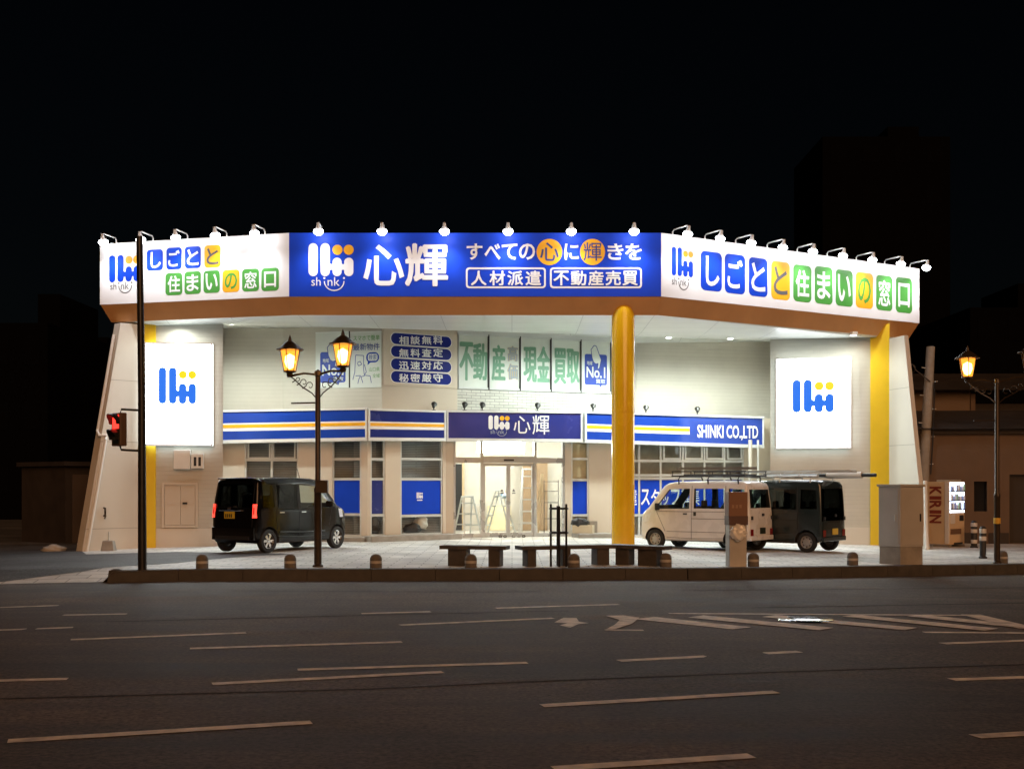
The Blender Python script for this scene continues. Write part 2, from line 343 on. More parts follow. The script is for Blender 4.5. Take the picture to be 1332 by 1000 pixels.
# painted markings
PAINT = M('worn_road_paint', (.72, .65, .57), .7, var=.35, scale=6)
def road_at(px, py):
    s = (py - HY) / 1.8
    for _ in range(10): s = (py - HY) / (1.6 - road_z(*XY(px, s)))
    return Vector(XY(px, s))
def dash(x0, y0, x1, y1, w=.14):
    a, b = road_at(x0, y0), road_at(x1, y1); d = (b - a).normalized(); n = Vector((-d.y, d.x)) * w / 2
    m = MB(); m.poly([(*p, road_z(p.x, p.y) + .005) for p in (a - n, b - n, b + n, a + n)], PAINT); tag(m.build('lane_marking'), kind='structure')
for q in [(0, 790, 76, 787.5), (82, 800, 165, 798.5), (-40, 821, 95, 816), (92, 832, 320, 823), (247, 843.5, 523, 835), (387, 871, 686, 862), (276, 889.5, 576, 874), (-180, 890, 88, 883),
          (10, 964, 405, 939.5), (520, 813, 720, 804), (805, 859.5, 1040, 847.5), (705, 918, 1010, 900), (720, 1000, 978, 983), (1226, 837, 1420, 830), (1238, 884, 1520, 875), (1268, 958, 1560, 941), (645, 791, 805, 786), (470, 798, 560, 795.5)]:
    dash(*q)
TAR = dull(M('tar_seam', (.028, .023, .019), .9, var=.2), .1)
def seam_line(pts, w=.05):
    m = MB()
    for (x0, y0), (x1, y1) in zip(pts, pts[1:]):
        a, b = road_at(x0, y0), road_at(x1, y1); d = (b - a).normalized(); n = Vector((-d.y, d.x)) * w / 2; m.poly([(*p, road_z(p.x, p.y) + .003) for p in (a - n, b - n, b + n, a + n)], TAR)
    tag(m.build('road_seam'), kind='structure')
seam_line([(-100, 812), (160, 808), (480, 800), (700, 795), (1000, 790), (1340, 784)], .06); seam_line([(-120, 912), (220, 903), (480, 896), (700, 886), (1010, 874), (1400, 862)], .04)
seam_line([(300, 768), (620, 770), (900, 768), (1340, 764)], .05)
m = MB()
def rpoly(pts): m.poly([(*road_at(*p), road_z(*road_at(*p)) + .0065) for p in pts], PAINT)
for x0, y0, x1, y1, w in [(787, 819.5, 1350, 823.5, .13), (870, 798, 1262, 800.5, .12), (1262, 799.5, 1340, 818, .3), (838, 804, 965, 817.5, .40), (905, 802, 1075, 818.5, .40), (1000, 801.5, 1185, 818.5, .40), (1105, 801, 1290, 819.5, .40), (1190, 801, 1345, 817, .40)]:
    a, b = road_at(x0, y0), road_at(x1, y1); d = (b - a).normalized(); n = Vector((-d.y, d.x)) * w / 2
    m.poly([(*p, road_z(p.x, p.y) + .0065 + .0008 * len(m.f)) for p in (a - n, b - n, b + n, a + n)], PAINT)
m.poly([(*road_at(*p), road_z(*road_at(*p)) + .0125) for p in ((788, 801.5), (810, 801), (832, 804), (822, 812), (800, 819), (786, 820.5), (800, 813), (806, 807))], PAINT)
tag(m.build('hatched_marking'), kind='structure')
m = MB(); m.poly([(*road_at(*p), road_z(*road_at(*p)) + .006) for p in ((721, 809.5), (733, 803.5), (750, 804), (753, 808.5), (766, 810.5), (752, 812), (742, 816.5), (728, 813.5), (738, 810.5))], PAINT); tag(m.build('arrow_marking'), kind='structure')
c = road_at(1048, 806); m = MB(); m.lathe([(0, .012), (.36, .012), (.38, .0)], (c.x, c.y, road_z(c.x, c.y) + .002), STEEL, 28)
tag(m.build('manhole_cover'), 'round polished steel manhole cover inside the hatched road marking', 'manhole cover')
# ================================================================== THE SHOP BUILDING
BO = Vector((0, 36, 0))
B = thing('shop_building', BO, 'cream roadside shop with wide overhanging canopy and yellow columns', 'building')
def part(mb, name, parent=B, **k): return mb.build(name, parent, origin=BO, **k)
SL = Plane(130, 49.6, 376, 51.9); SF = Plane(376, 51.9, 860, 51.9); SR = Plane(860, 51.9, 1196, 44.5)
ZB, ZT = 6.31, 7.90
# canopy: fascia core, skirt sloping in under the signs, soffit, roof
outer = [SL.a, SF.a, SR.a, SR.b]
def inset(line, d):
    out = []
    for i, p in enumerate(line):
        ns = []
        for a, b in ((i - 1, i), (i, i + 1)):
            if a >= 0 and b < len(line): t = (line[b] - line[a]).normalized(); ns.append(Vector((t.y, -t.x)))
        n = sum(ns, Vector((0, 0))).normalized(); k = d / max(.3, n.dot(ns[0])); out.append(p - n * k)
    out[0] += (line[1] - line[0]).normalized() * d * .9; out[-1] -= (line[-1] - line[-2]).normalized() * d * .9
    return out
ZS = 5.87
core = inset(outer, .08); skt = inset(outer, .015); skb = inset(outer, .22)
m = MB(); back = [Vector((13.2, 46)), Vector((-12.2, 46))]
ring = [p for p in core] + back
m.prism([(p.x, p.y, ZB + .02) for p in ring], (0, 0, ZT - ZB - .08), M('roof_grey_metal', (.18, .18, .18), .5, .2)); part(m, 'roof')
m = MB()
for i in range(3): m.poly([(*skt[i], ZB - .005), (*skb[i], ZS), (*skb[i + 1], ZS), (*skt[i + 1], ZB - .005)], SKIRT)
for i, s in ((0, -1), (3, 1)):
    e = Vector((s * -12.4 if 0 else (skb[i].x), 46)); m.poly([(*skt[i], ZB - .005), (*skb[i], ZS), (skb[i].x + s * .6, 46, ZS), (skt[i].x + s * .8, 46, ZB - .005)], SKIRT)
part(m, 'canopy_skirt')
wt = [((180, 49.25), 5.86), ((203, 49.2), 5.80), ((290, 48.9), 5.86), ((286, 44.6), 6.15), ((368, 44.5), 6.16), ((497, 45.5), 6.17), ((595, 43.8), 6.21), ((797, 41.5), 6.2), ((828, 40.5), 6.14), ((1006, 39.5), 6.3), ((1002, 44.3), 5.86), ((1132, 45.4), 5.81), ((1157, 45.3), 5.80)]
WT = [(Vector(XY(*a)), z) for a, z in wt]
m = MB(); m.poly([(*p, ZS) for p in skb] + [(*p, z) for p, z in WT[::-1]], SOFFIT); part(m, 'soffit')
# added fill: round glowing discs in the soffit, brightening the dim recess
ADDED_GLOW = M_emit('added_downlight_glow', (.95, 1, .96), 5)
for px, s_, zt_ in ((232, 49.6, 5.90), (300, 48.4, 5.95), (395, 48.2, 6.0), (490, 47.9, 6.02), (585, 46.9, 6.05), (680, 45.8, 6.06), (770, 44.9, 6.05), (870, 43.6, 6.02), (950, 43.0, 6.05), (1050, 46.2, 5.87), (1110, 46.0, 5.86)):
    x, y = XY(px, s_); m = MB(); m.lathe([(.0, -.045), (.085, -.045), (.10, -.05), (.12, -.05), (.125, .05)], (x, y, zt_), WHITEP, 16); dl = part(m, 'added_downlight'); m = MB(); m.lathe([(.0, -.049), (.084, -.049)], (x, y, zt_), ADDED_GLOW, 16); m.build('added_glow_disc', dl, origin=BO)
    l = bpy.data.objects.new('lamp_light', bpy.data.lights.new('lamp_light', 'SPOT')); COL.objects.link(l); l.parent = B; l.location = Vector((x, y, zt_ - .09)) - BO; l.data.energy = 14 if px in (232, 1050, 1110) else 150; l.data.spot_size = R(172); l.data.spot_blend = .6; l.data.shadow_soft_size = .10; l.data.color = (.90, 1, .93)  # added fill spot under each disc, lights the recess walls and floor
# walls
def wallseg(mb, a, b, z0, z1, mat, off=0):
    n = Vector(((b - a).y, -(b - a).x)).normalized() * off
    mb.poly([(a.x + n.x, a.y + n.y, z0), (b.x + n.x, b.y + n.y, z0), (b.x + n.x, b.y + n.y, z1), (a.x + n.x, a.y + n.y, z1)], mat)
P_ = [p for p, z in WT]
m = MB(); wallseg(m, P_[0], P_[2], -.3, 6.6, SIDING); wallseg(m, P_[2], P_[3] + Vector((-.2, .3)), -.3, 6.6, STUCCO); part(m, 'wall')
m = MB(); wallseg(m, P_[3], P_[4], 3.66, 6.6, SIDING); wallseg(m, P_[4], P_[5], 3.66, 6.6, SIDING); part(m, 'wall')
m = MB(); wallseg(m, P_[5], P_[6], 3.66, 6.6, PIER); part(m, 'wall')
UW = Plane(595, 43.8, 797, 41.5)
m = MB(); z0w, z1w = 4.50, 6.04
m.poly([UW.P(0, 3.66), UW.P(UW.len, 3.66), UW.P(UW.len, z0w - .06), UW.P(0, z0w - .06)], BRICKW)
m.poly([UW.P(0, z1w + .05), UW.P(UW.len, z1w + .05), UW.P(UW.len, 6.6), UW.P(0, 6.6)], BANDFR); part(m, 'wall')
m = MB(); wallseg(m, P_[7], P_[8], 3.66, 6.6, SIDING); wallseg(m, P_[8], P_[9], 3.66, 6.6, SIDING); part(m, 'wall')
m = MB(); wallseg(m, P_[9] + Vector((.2, .3)), P_[10], -.4, 6.6, STUCCO); wallseg(m, P_[10], P_[12], -.4, 6.6, SIDING); part(m, 'wall')
LB = Plane(180, 49.25, 290, 48.9); RB = Plane(1002, 44.3, 1157, 45.3)
m = MB(); wallseg(m, P_[0] + Vector((-.2, .3)), Vector((-11.5, 46)), -.4, 6.6, STUCCO); wallseg(m, Vector((13.0, 46)), P_[12] + Vector((.2, .3)), -.4, 6.6, STUCCO); wallseg(m, Vector((-11.5, 46)), Vector((13, 46)), -.4, 6.6, STUCCO); part(m, 'rear_wall')
# plinth strips along the foot of the two pylons
m = MB(); m.pbox(LB, LB.u(203), LB.len, -.3, .44, .003, .03, STUCCO); part(m, 'plinth', bevel=.008)
m = MB(); m.pbox(RB, 0, RB.u(1132), -.4, .36, .003, .03, STUCCO); part(m, 'plinth', bevel=.008)
# pilasters, column, leaning fins
m = MB(); m.pbox(LB, LB.u(178), LB.u(203), -.3, 6.2, -.1, .07, YELPIL); part(m, 'pilaster')
m = MB(); m.pbox(RB, RB.u(1132), RB.u(1157), -.4, 6.2, -.1, .07, YELPIL); part(m, 'pilaster')
cx, cyy = XY(810.5, 51.35); cl = MB(); rad = .292
cl.lathe([(0, 6.22), (.10, 6.21), (.2, 6.15), (.26, 6.05), (rad, 5.9), (rad, 3.43), (rad - .006, 3.425), (rad, 3.42), (rad, 0.0), (rad + .02, 0), (rad + .02, -.1)][::-1], (cx, cyy, 0), YELCOL, 40); part(cl, 'column')
def fin(top, base, pil, zb, zt, th, name='buttress'):
    a = Vector(XY(*pil)); b = Vector(XY(*base)); d = (b - a).normalized(); n = Vector((d.y, -d.x))
    if n.y > 0: n = -n
    k = (top[0] - CX) / FPX; tt = (k * a.y - a.x) / (d.x - k * d.y); Lb = (b - a).length
    f = lambda t, z, o=0: Vector((a.x + d.x * t - n.x * o, a.y + d.y * t - n.y * o, z))
    mm = MB(); zj = 5.40
    front = [f(-.2, zb), f(Lb, zb), f(tt, zt), f(-.2, zt)]; rear = [f(-.2, zb, th), f(Lb, zb, th), f(tt, zt, th), f(-.2, zt, th)]
    mm.add(front + rear, [(0, 1, 2, 3), (7, 6, 5, 4), (1, 5, 6, 2), (2, 6, 7, 3), (0, 4, 5, 1)], STUCCO)
    part(mm, name)
    for zz in (1.02 * .45, 2.7, 4.3):                       # mould joints, a thin darker line each
        e = Lb + (tt - Lb) * (zz - zb) / (zt - zb); j = MB(); j.add([f(0, zz, -.003), f(e, zz, -.003), f(e, zz + .014, -.003), f(0, zz + .014, -.003)], [(0, 1, 2, 3)], M('joint_dark_line', (.33, .30, .25), .9)); part(j, 'joint')
    return f, Lb, tt
fl, LbL, ttL = fin((157, 0), (105, 51.3), (183, 49.4), -.3, 5.80, .32)
fr, LbR, ttR = fin((1176, 0), (1205, 47.9), (1157, 45.4), -.4, 5.78, .13)
# rain pipes down the leaning edges
for f, Lb, tt, zb in ((fl, LbL, ttL, -.3),):
    m = MB(); ed = lambda z: Lb + (tt - Lb) * (z - zb) / (5.8 - zb)
    m.tube([f(ed(z) - .10, z, -.06) for z in (-.15, .45, 1.5, 2.75)], .04, WHITEP, 8); m.tube([f(ed(2.75) - .10, 2.75, -.06), f(ed(2.85) - .12, 2.86, -.03), f(ed(2.85) + .05, 2.86, .05), f(ed(2.95) + .05, 3.0, .16)], .04, WHITEP, 8)
    m.tube([f(ed(z) + .05, z, .16) for z in (3.0, 4.2, 5.5)], .04, WHITEP, 8); part(m, 'downpipe')
# ---------------------------------------------------------------- ground floor shop front
GA = Plane(284, 45.6, 478, 46.1); GB = Plane(478, 46.1, 580, 44.0); GC = Plane(580, 44.0, 768, 42.6); GD = Plane(768, 42.6, 993, 40.6)
def openwall(mb, P, u0, u1, z0, z1, ops, mat, rev=.10):
    us = sorted({u0, u1, *[q for o in ops for q in o[:2]]}); zs = sorted({z0, z1, *[q for o in ops for q in o[2:]]})
    for a, b in zip(us, us[1:]):
        for c, d in zip(zs, zs[1:]):
            mu, mz = (a + b) / 2, (c + d) / 2
            if any(o[0] < mu < o[1] and o[2] < mz < o[3] for o in ops): continue
            mb.poly([P.P(a, c), P.P(b, c), P.P(b, d), P.P(a, d)], mat)
    for a, b, c, d in ops:
        q = [(a, c), (b, c), (b, d), (a, d)]
        for i in range(4): mb.poly([P.P(*q[i]), P.P(*q[i], -rev), P.P(*q[(i + 1) % 4], -rev), P.P(*q[(i + 1) % 4])], mat)
def window(P, x0, x1, rows, zb, zt, cols=(), name='window', film=(), mat=ALU, awn=False, parent=B):
    """aluminium window: frame (its own mesh) with panes and film panels; rows are picture rows of the bars, cols picture columns of the mullions"""
    u0, u1 = P.u(x0), P.u(x1); xm = (x0 + x1) / 2; w = .05; m = MB(); o0, o1 = -.09, -.02
    zr = [P.z(xm, y) for y in rows]; uc = [P.u(x) for x in cols]
    for a, b, c, d in ((u0, u0 + w, zb, zt), (u1 - w, u1, zb, zt)): m.pbox(P, a, b, c, d, o0, o1, mat)
    for c, d in ((zb, zb + w), (zt - w, zt)): m.pbox(P, u0 + w, u1 - w, c, d, o0, o1, mat)
    for z in zr: m.pbox(P, u0 + w, u1 - w, z - .035, z + .035, o0 + .004, o1 - .004, mat)
    for u in uc: m.pbox(P, u - .03, u + .03, zb + w, zt - w, o0 + .008, o1 - .008, mat)
    fr_ = part(m, name, parent); g = MB(); g.poly([P.P(u0 + w, zb + w, -.055), P.P(u1 - w, zb + w, -.055), P.P(u1 - w, zt - w, -.055), P.P(u0 + w, zt - w, -.055)], GLASS); g.build('pane', fr_, origin=BO)
    if awn:                                                  # small opening sashes in the top row
        ze = [*uc]; edges = [u0 + w] + ze + [u1 - w]; z_lo = max(zr) + .035
        for a, b in zip(edges, edges[1:]):
            s_ = MB(); a += .035; b -= .035
            for q in ((a, a + .04, z_lo, zt - w), (b - .04, b, z_lo, zt - w), (a + .04, b - .04, z_lo, z_lo + .04), (a + .04, b - .04, zt - w - .04, zt - w)): s_.pbox(P, *q, -.05, -.005, mat)
            s_.build('sash', fr_, origin=BO)
    return fr_
def film(P, fr_, x0, x1, y0, y1, m, label=None):
    xm = (x0 + x1) / 2; f = MB(); u0, u1, z0, z1 = P.u(x0), P.u(x1), P.z(xm, y1), P.z(xm, y0)
    f.poly([P.P(u0, z0, -.047), P.P(u1, z0, -.047), P.P(u1, z1, -.047), P.P(u0, z1, -.047)], m); o = f.build('film_panel', fr_, origin=BO)
    if label: o['label'] = label
    return o
def rc(P, x0, x1, zb, zt): return (P.u(x0), P.u(x1), zb, zt)
ZF, ZW = .14, 3.02       # window foot and head
def blind(P, x0, x1, zb, zt, m=BLIND, o=-.35):
    b = MB(); e = .1 if o > -.2 else .34; b.poly([P.P(P.u(x0) - e, zb - .1, o), P.P(P.u(x1) + e, zb - .1, o), P.P(P.u(x1) + e, zt + .1, o), P.P(P.u(x0) - e, zt + .1, o)], m); part(b, 'blind')
# left flank
m = MB(); openwall(m, GA, GA.u(284), GA.len, -.2, 3.72, [rc(GA, 318, 388, .9, ZW), rc(GA, 432, 470, ZF, ZW)], STUCCO); part(m, 'shopfront_wall')
window(GA, 318, 388, (598,), .9, ZW, (353,), awn=True); blind(GA, 318, 388, .9, ZW)
w2 = window(GA, 432, 470, (597, 623, 669), ZF, ZW); film(GA, w2, 433, 469, 624.5, 667.5, BLUE); blind(GA, 432, 470, ZF, ZW)
m = MB(); openwall(m, GB, 0, GB.len, -.2, 3.74, [rc(GB, 482, 501, ZF, ZW), rc(GB, 521, 576, ZF, ZW)], PIER); part(m, 'shopfront_wall')
w3 = window(GB, 482, 501, (597, 623, 670), ZF, ZW); film(GB, w3, 483, 500, 624.5, 668, BANDNAVY); blind(GB, 482, 501, ZF, ZW)
w4 = window(GB, 521, 576, (597, 623, 670.5), ZF, ZW, awn=False); film(GB, w4, 522.5, 574.5, 625, 668.5, BLUE); blind(GB, 521, 576, ZF, ZW)
s_ = MB(); FB = Face(GB, -.047); FB.logo(s_, 543, 640, 551, 648, WHITE, WHITE); FB.tile(s_, 543.5, 649.5, 550.5, 651, WHITE); s_.build('logo', w4, origin=BO)
# entrance bay
m = MB(); openwall(m, GC, 0, GC.len, -.2, 3.76, [rc(GC, 590, 735, .02, 3.04), rc(GC, 743, 766, .22, 3.0)], PIER); part(m, 'shopfront_wall')
w5 = window(GC, 743, 766, (596.5, 624, 670), .22, 3.0); film(GC, w5, 744, 765, 626, 668.5, BLUE); blind(GC, 743, 766, .22, 3.0, PLY, -.14)
ent = MB(); dm = M('entrance_frame_grey', (.48, .50, .51), .3, .5, var=.05); zt_ = 3.04; zdoor = GC.z(660, 602)
for x, w in ((591.5, 2.4), (627, 3.2), (696.5, 3.2), (733.5, 3)): ent.pbox(GC, GC.u(x - w / 2), GC.u(x + w / 2), .02, zt_, -.12, -.01, dm)
ent.pbox(GC, GC.u(592.7), GC.u(625.4), zdoor, zdoor + .16, -.11, -.02, dm); ent.pbox(GC, GC.u(628.6), GC.u(694.9), zdoor, zdoor + .20, -.14, .02, dm); ent.pbox(GC, GC.u(698.1), GC.u(732), zdoor, zdoor + .16, -.11, -.02, dm)
ent.pbox(GC, GC.u(592.7), GC.u(625.4), .02, .14, -.11, -.02, dm); ent.pbox(GC, GC.u(698.1), GC.u(732), .02, .14, -.11, -.02, dm); ent.pbox(GC, GC.u(592.7), GC.u(732), zt_ - .06, zt_, -.115, -.015, dm)
en = part(ent, 'entrance_frame')
g = MB()
for a, b, c, d in ((592.7, 625.4, .14, zdoor), (698.1, 732, .14, zdoor), (592.7, 625.4, zdoor + .16, zt_ - .06), (628.6, 694.9, zdoor + .2, zt_ - .06), (698.1, 732, zdoor + .16, zt_ - .06)):
    g.poly([GC.P(GC.u(a), c, -.06), GC.P(GC.u(b), c, -.06), GC.P(GC.u(b), d, -.06), GC.P(GC.u(a), d, -.06)], GLASS)
g.build('pane', en, origin=BO)
g = MB(); g.pbox(GC, GC.u(655), GC.u(668), zdoor + .06, zdoor + .11, .02, .05, BLACKMET); g.build('door_sensor', en, origin=BO)
for a, b in ((628.8, 661.6), (661.8, 694.7)):
    d = MB(); u0, u1 = GC.u(a), GC.u(b); w = .06
    for q in ((u0, u0 + w, .04, zdoor - .01), (u1 - w, u1, .04, zdoor - .01), (u0 + w, u1 - w, .04, .16), (u0 + w, u1 - w, zdoor - .09, zdoor - .01)): d.pbox(GC, *q, -.09, -.035, dm)
    dr = part(d, 'sliding_door'); g = MB(); g.poly([GC.P(u0 + w, .16, -.06), GC.P(u1 - w, .16, -.06), GC.P(u1 - w, zdoor - .09, -.06), GC.P(u0 + w, zdoor - .09, -.06)], GLASS); g.build('pane', dr, origin=BO)
    mid = 653.5 if a < 640 else 668.8; st = MB()
    st.poly([GC.P(GC.u(mid - 2), GC.z(mid, 639), -.05), GC.P(GC.u(mid + 2), GC.z(mid, 639), -.05), GC.P(GC.u(mid), GC.z(mid, 635.5), -.05)], DKGREY); st.poly([GC.P(GC.u(mid - 2.2), GC.z(mid, 642), -.05), GC.P(GC.u(mid + 2.2), GC.z(mid, 642), -.05), GC.P(GC.u(mid + 2.2), GC.z(mid, 640.5), -.05), GC.P(GC.u(mid - 2.2), GC.z(mid, 640.5), -.05)], DKGREY)
    st.build('sticker', dr, origin=BO)
# right flank
m = MB(); openwall(m, GD, 0, GD.u(1010), -.3, 3.72, [rc(GD, 812, 968, .0, ZW - .1)], PIER); part(m, 'shopfront_wall')
w6 = window(GD, 812, 968, (599.5, 618, 622, 669.5), .0, ZW - .1, (832, 860, 889, 917, 943))
for a, b in ((813, 831), (833, 859), (861, 888), (890, 916), (918, 942), (944, 967)): film(GD, w6, a, b, 624.5, 668, BLUE)
s_ = MB(); FD = Face(GD, -.047)
for i, ch in enumerate('派遣スタッフ募集'): 
    x = 818 if i < 2 else 834.5 + (i - 2) * 13.0
    if i == 0: continue
    if ch == 'ッ': FD.text(s_, ch, x + 2, 645, x + 10, 657, WHITE, .02, .003)
    else: FD.text(s_, ch, x, 636, x + 11.4, 657, WHITE, .018 if i > 1 and i < 6 else .0, .003)
s_.build('lettering', w6, origin=BO)
for x0, x1 in ((861, 888), (889, 916), (917, 943), (944, 967)):
    s_ = MB(); u0, u1 = GD.u(x0) + .05, GD.u(x1) - .05; zl, zh = GD.z(x0, 597.5), ZW - .16
    for q in ((u0, u0 + .05, zl, zh), (u1 - .05, u1, zl, zh), (u0 + .05, u1 - .05, zl, zl + .05), (u0 + .05, u1 - .05, zh - .05, zh)): s_.pbox(GD, *q, -.05, -.003, ALU)
    s_.build('sash', w6, origin=BO)
blind(GD, 812, 968, 0, ZW - .1, M('beige_curtain', (.40, .36, .29), .8, var=.15, scale=3), -.5)
m = MB(); m.lathe([(.06, -.2), (.06, 3.0)], (*XY(976, 41.4), 0), STUCCO, 12); m.lathe([(.035, -.2), (.035, 3.0)], (*XY(986, 41.2), 0), WHITEP, 10); part(m, 'drainpipe')
# flat roof over the shop front, behind the sign band
m = MB(); low = [GA.a, GB.a, GC.a, GD.a, GD.b + GD.r * .45]; up = [P_[3], P_[4], P_[5], P_[6], P_[7], P_[8], P_[9]]
m.poly([(*p, 3.70) for p in low] + [(p.x, p.y, 3.70) for p in up[::-1]], M('low_roof_grey', (.2, .2, .2), .7)); part(m, 'low_roof')
# inside: hall behind the entrance
Hs = 37.6
def hall(px, s, z): x, y = XY(px, s); return (x, y, z)
hl, hr = Vector(XY(583, 43.6)), Vector(XY(741, 42.4)); hbl, hbr = Vector((hl.x - .15, 42.2)), Vector((hr.x + .25, 42.2))
m = MB(); m.poly([(*hl, .03), (*hr, .03), (*hbr, .03), (*hbl, .03)], M('pale_floor', (.55, .53, .48), .4, var=.08)); part(m, 'interior_floor')
m = MB(); m.poly([(*hl, .03), (*hbl, .03), (*hbl, 3.2), (*hl, 3.2)], CREAM); m.poly([(*hbr, .03), (*hr, .03), (*hr, 3.2), (*hbr, 3.2)], CREAM); m.poly([(*hbl, .03), (*hbr, .03), (*hbr, 3.2), (*hbl, 3.2)], CREAM); part(m, 'interior_wall')
m = MB(); m.poly([(*hl, 3.2), (*hr, 3.2), (*hbr, 3.2), (*hbl, 3.2)], WHITEP); part(m, 'ceiling')
IW = Plane(583, 1600 / 41.9, 741, 1600 / 41.9)
m = MB(); m.pbox(IW, IW.u(592), IW.u(601), .05, 2.3, -.1, .02, DARKROOM); part(m, 'doorway')
m = MB(); m.pbox(IW, IW.u(601), IW.u(604), .05, 2.36, -.1, .06, PLY); m.pbox(IW, IW.u(590), IW.u(592), .05, 2.36, -.1, .06, PLY); part(m, 'door_frame')
m = MB(); m.pbox(IW, IW.u(610), IW.u(640), .9, .93, -.05, .05, ALU); m.pbox(IW, IW.u(634), IW.u(665), .05, .88, .0, .3, M('cream_counter', (.75, .68, .45), .5)); part(m, 'counter')
m = MB(); m.pbox(IW, IW.u(680), IW.u(693), .05, 2.4, .0, .25, M('brown_board', (.30, .20, .11), .6)); part(m, 'board')
m = MB(); m.pbox(IW, IW.u(697), IW.u(712), .05, 2.5, .1, .3, M('brown_board', (.30, .20, .11), .6)); part(m, 'board')
m = MB(); m.pbox(GC, GC.u(632), GC.u(692), 2.56, 2.98, -1.1, -.85, M_emit('tube_light', (1, .97, .9), 8)); m.pbox(GC, GC.u(630), GC.u(692), 2.98, 3.19, -1.15, -.7, WHITEP); part(m, 'ceiling_light')
m = MB(); m.pbox(IW, IW.u(600), IW.u(612), 3.1, 3.19, 1.0, 1.3, M_emit('tube_light', (1, .97, .9), 8)); part(m, 'ceiling_light')
m = MB(); m.pbox(IW, IW.u(706), IW.u(724), 3.1, 3.19, 1.4, 2.2, M_emit('tube_light', (1, .97, .9), 8)); part(m, 'ceiling_light')
# upper storey windows with big film lettering
cols = [596, 636.5, 677.5, 717.5, 756.4, 796]; FU = Face(UW, -.025)
NAVYT = M('navy_print', (.03, .06, .26), .5, var=.05); FROST = M('frosted_white_film', (.62, .66, .61), .5, var=.05); SILV = M('grey_blue_print', (.30, .36, .42), .5, var=.05)
texts = [[('不', 598.6, 445.5, 615.5, 494, .0), ('動', 616.5, 447, 633.5, 494, .0)], [('産', 640.5, 449, 657, 495, .0)], [('現', 682, 452, 698, 496.5, .0), ('金', 699.5, 451, 715, 496.5, .0)], [('買', 721.5, 453.5, 736.5, 499, .0), ('取', 738, 454.5, 753.5, 498, .0)], []]
def noone(mb, F, x0, y0, x1, y1, small=('地域', '買取')):
    """blue speech panel reading No.1 under a pointing hand"""
    w, h = x1 - x0, y1 - y0; X = lambda t: x0 + t * w
    Y = lambda t: y0 + t * h
    PB = M('printed_blue', (.02, .055, .34), .6, var=.05); F.tile(mb, X(0), Y(.12), X(1), Y(.95), PB, .08, .003)
    shape(mb, F.fn(.003), [(F.P.u(X(.66)), F.P.z(X(.7), Y(.95))), (F.P.u(X(.70)), F.P.z(X(.7), Y(1.03))), (F.P.u(X(.76)), F.P.z(X(.7), Y(.95)))], PB)
    F.text(mb, 'No.1', X(.08), Y(.46), X(.92), Y(.76), FROST, .02, .006)
    F.text(mb, small[0], X(.1), Y(.30), X(.34), Y(.41), FROST, .01, .006); F.text(mb, small[1], X(.5), Y(.8), X(.92), Y(.91), FROST, .01, .006)
    hand = [(.28, -.12), (.42, -.24), (.52, -.22), (.66, .02), (.74, .14), (.66, .36), (.57, .42), (.60, .24), (.50, .26), (.40, .22), (.33, .10)]
    pts = [(F.P.u(X(a)), F.P.z(X(.5), Y(b + .12))) for a, b in hand]; shape(mb, F.fn(.005), pts, FROST)
    for i in range(len(pts)):
        a, b = Vector(pts[i]), Vector(pts[(i + 1) % len(pts)]); d = (b - a).normalized(); n = Vector((-d.y, d.x)) * .012
        mb.poly([F.fn(.0065 + .0002 * i)(*q) for q in (a - n, b - n, b + n, a + n)], NAVYT)
for i in range(5):
    x0, x1 = cols[i], cols[i + 1]; u0, u1 = UW.u(x0), UW.u(x1); m = MB(); w = .045
    for q in ((u0, u0 + .02, z0w - .06, z1w + .05), (u1 - w, u1, z0w - .06, z1w + .05), (u0 + .02, u1 - w, z0w - .06, z0w), (u0 + .02, u1 - w, z1w, z1w + .05)): m.pbox(UW, *q, -.08, .03 if q[1] < u1 - .01 else .008, ALU if q[1] < u1 - .01 else BLACKMET)
    fr_ = part(m, 'window'); g = MB(); g.poly([UW.P(u0 + .02, z0w, -.028), UW.P(u1 - w, z0w, -.028), UW.P(u1 - w, z1w, -.028), UW.P(u0 + .02, z1w, -.028)], FROST); g.build('pane', fr_, origin=BO)
    t = MB()
    for ch, a, b, c, d, bo in texts[i]: FU.text(t, ch, a, b, c, d, PALEGRN, bo, .004, heavy=.024)
    if i == 1:
        for ch, a, b in (('高', 450.5, 469.5), ('価', 473.5, 493.5)):
            FU.text(t, ch, 661, a, 673.5, b, M('gold_outline_print', (.55, .42, .2), .5), .0, .003, heavy=.022); FU.text(t, ch, 661, a, 673.5, b, SILV, .0, .012, heavy=.008)
    if i == 4: noone(t, FU, 761, 455, 790, 503)
    t.build('lettering', fr_, origin=BO)
# metal doors, vents and meter boxes on the left pylon
m = MB(); u0, u1 = LB.u(210.5), LB.u(258); zd0, zd1 = LB.z(235, 686), LB.z(235, 627.5)
for q in ((u0, u0 + .07, zd0, zd1), (u1 - .07, u1, zd0, zd1), (u0 + .07, u1 - .07, zd1 - .07, zd1), (u0 + .07, u1 - .07, zd0, zd0 + .07)): m.pbox(LB, *q, .003, .05, PIER)
hd = part(m, 'hatch_frame', bevel=.006)
mid = (u0 + u1) / 2 + .02
for a, b in ((u0 + .08, mid - .006), (mid + .006, u1 - .08)):
    m = MB(); m.pbox(LB, a, b, zd0 + .08, zd1 - .08, .003, .028, PIER); zc = zd0 + .62; m.pbox(LB, a + .02, b - .02, zc, zc + .02, .028, .034, PIER); dd = part(m, 'hatch_door', bevel=.005)
m = MB(); m.pbox(LB, mid + .05, mid + .17, zd0 + .62, zd0 + .67, .028, .06, BLACKMET); m.build('handle', dd, origin=BO)
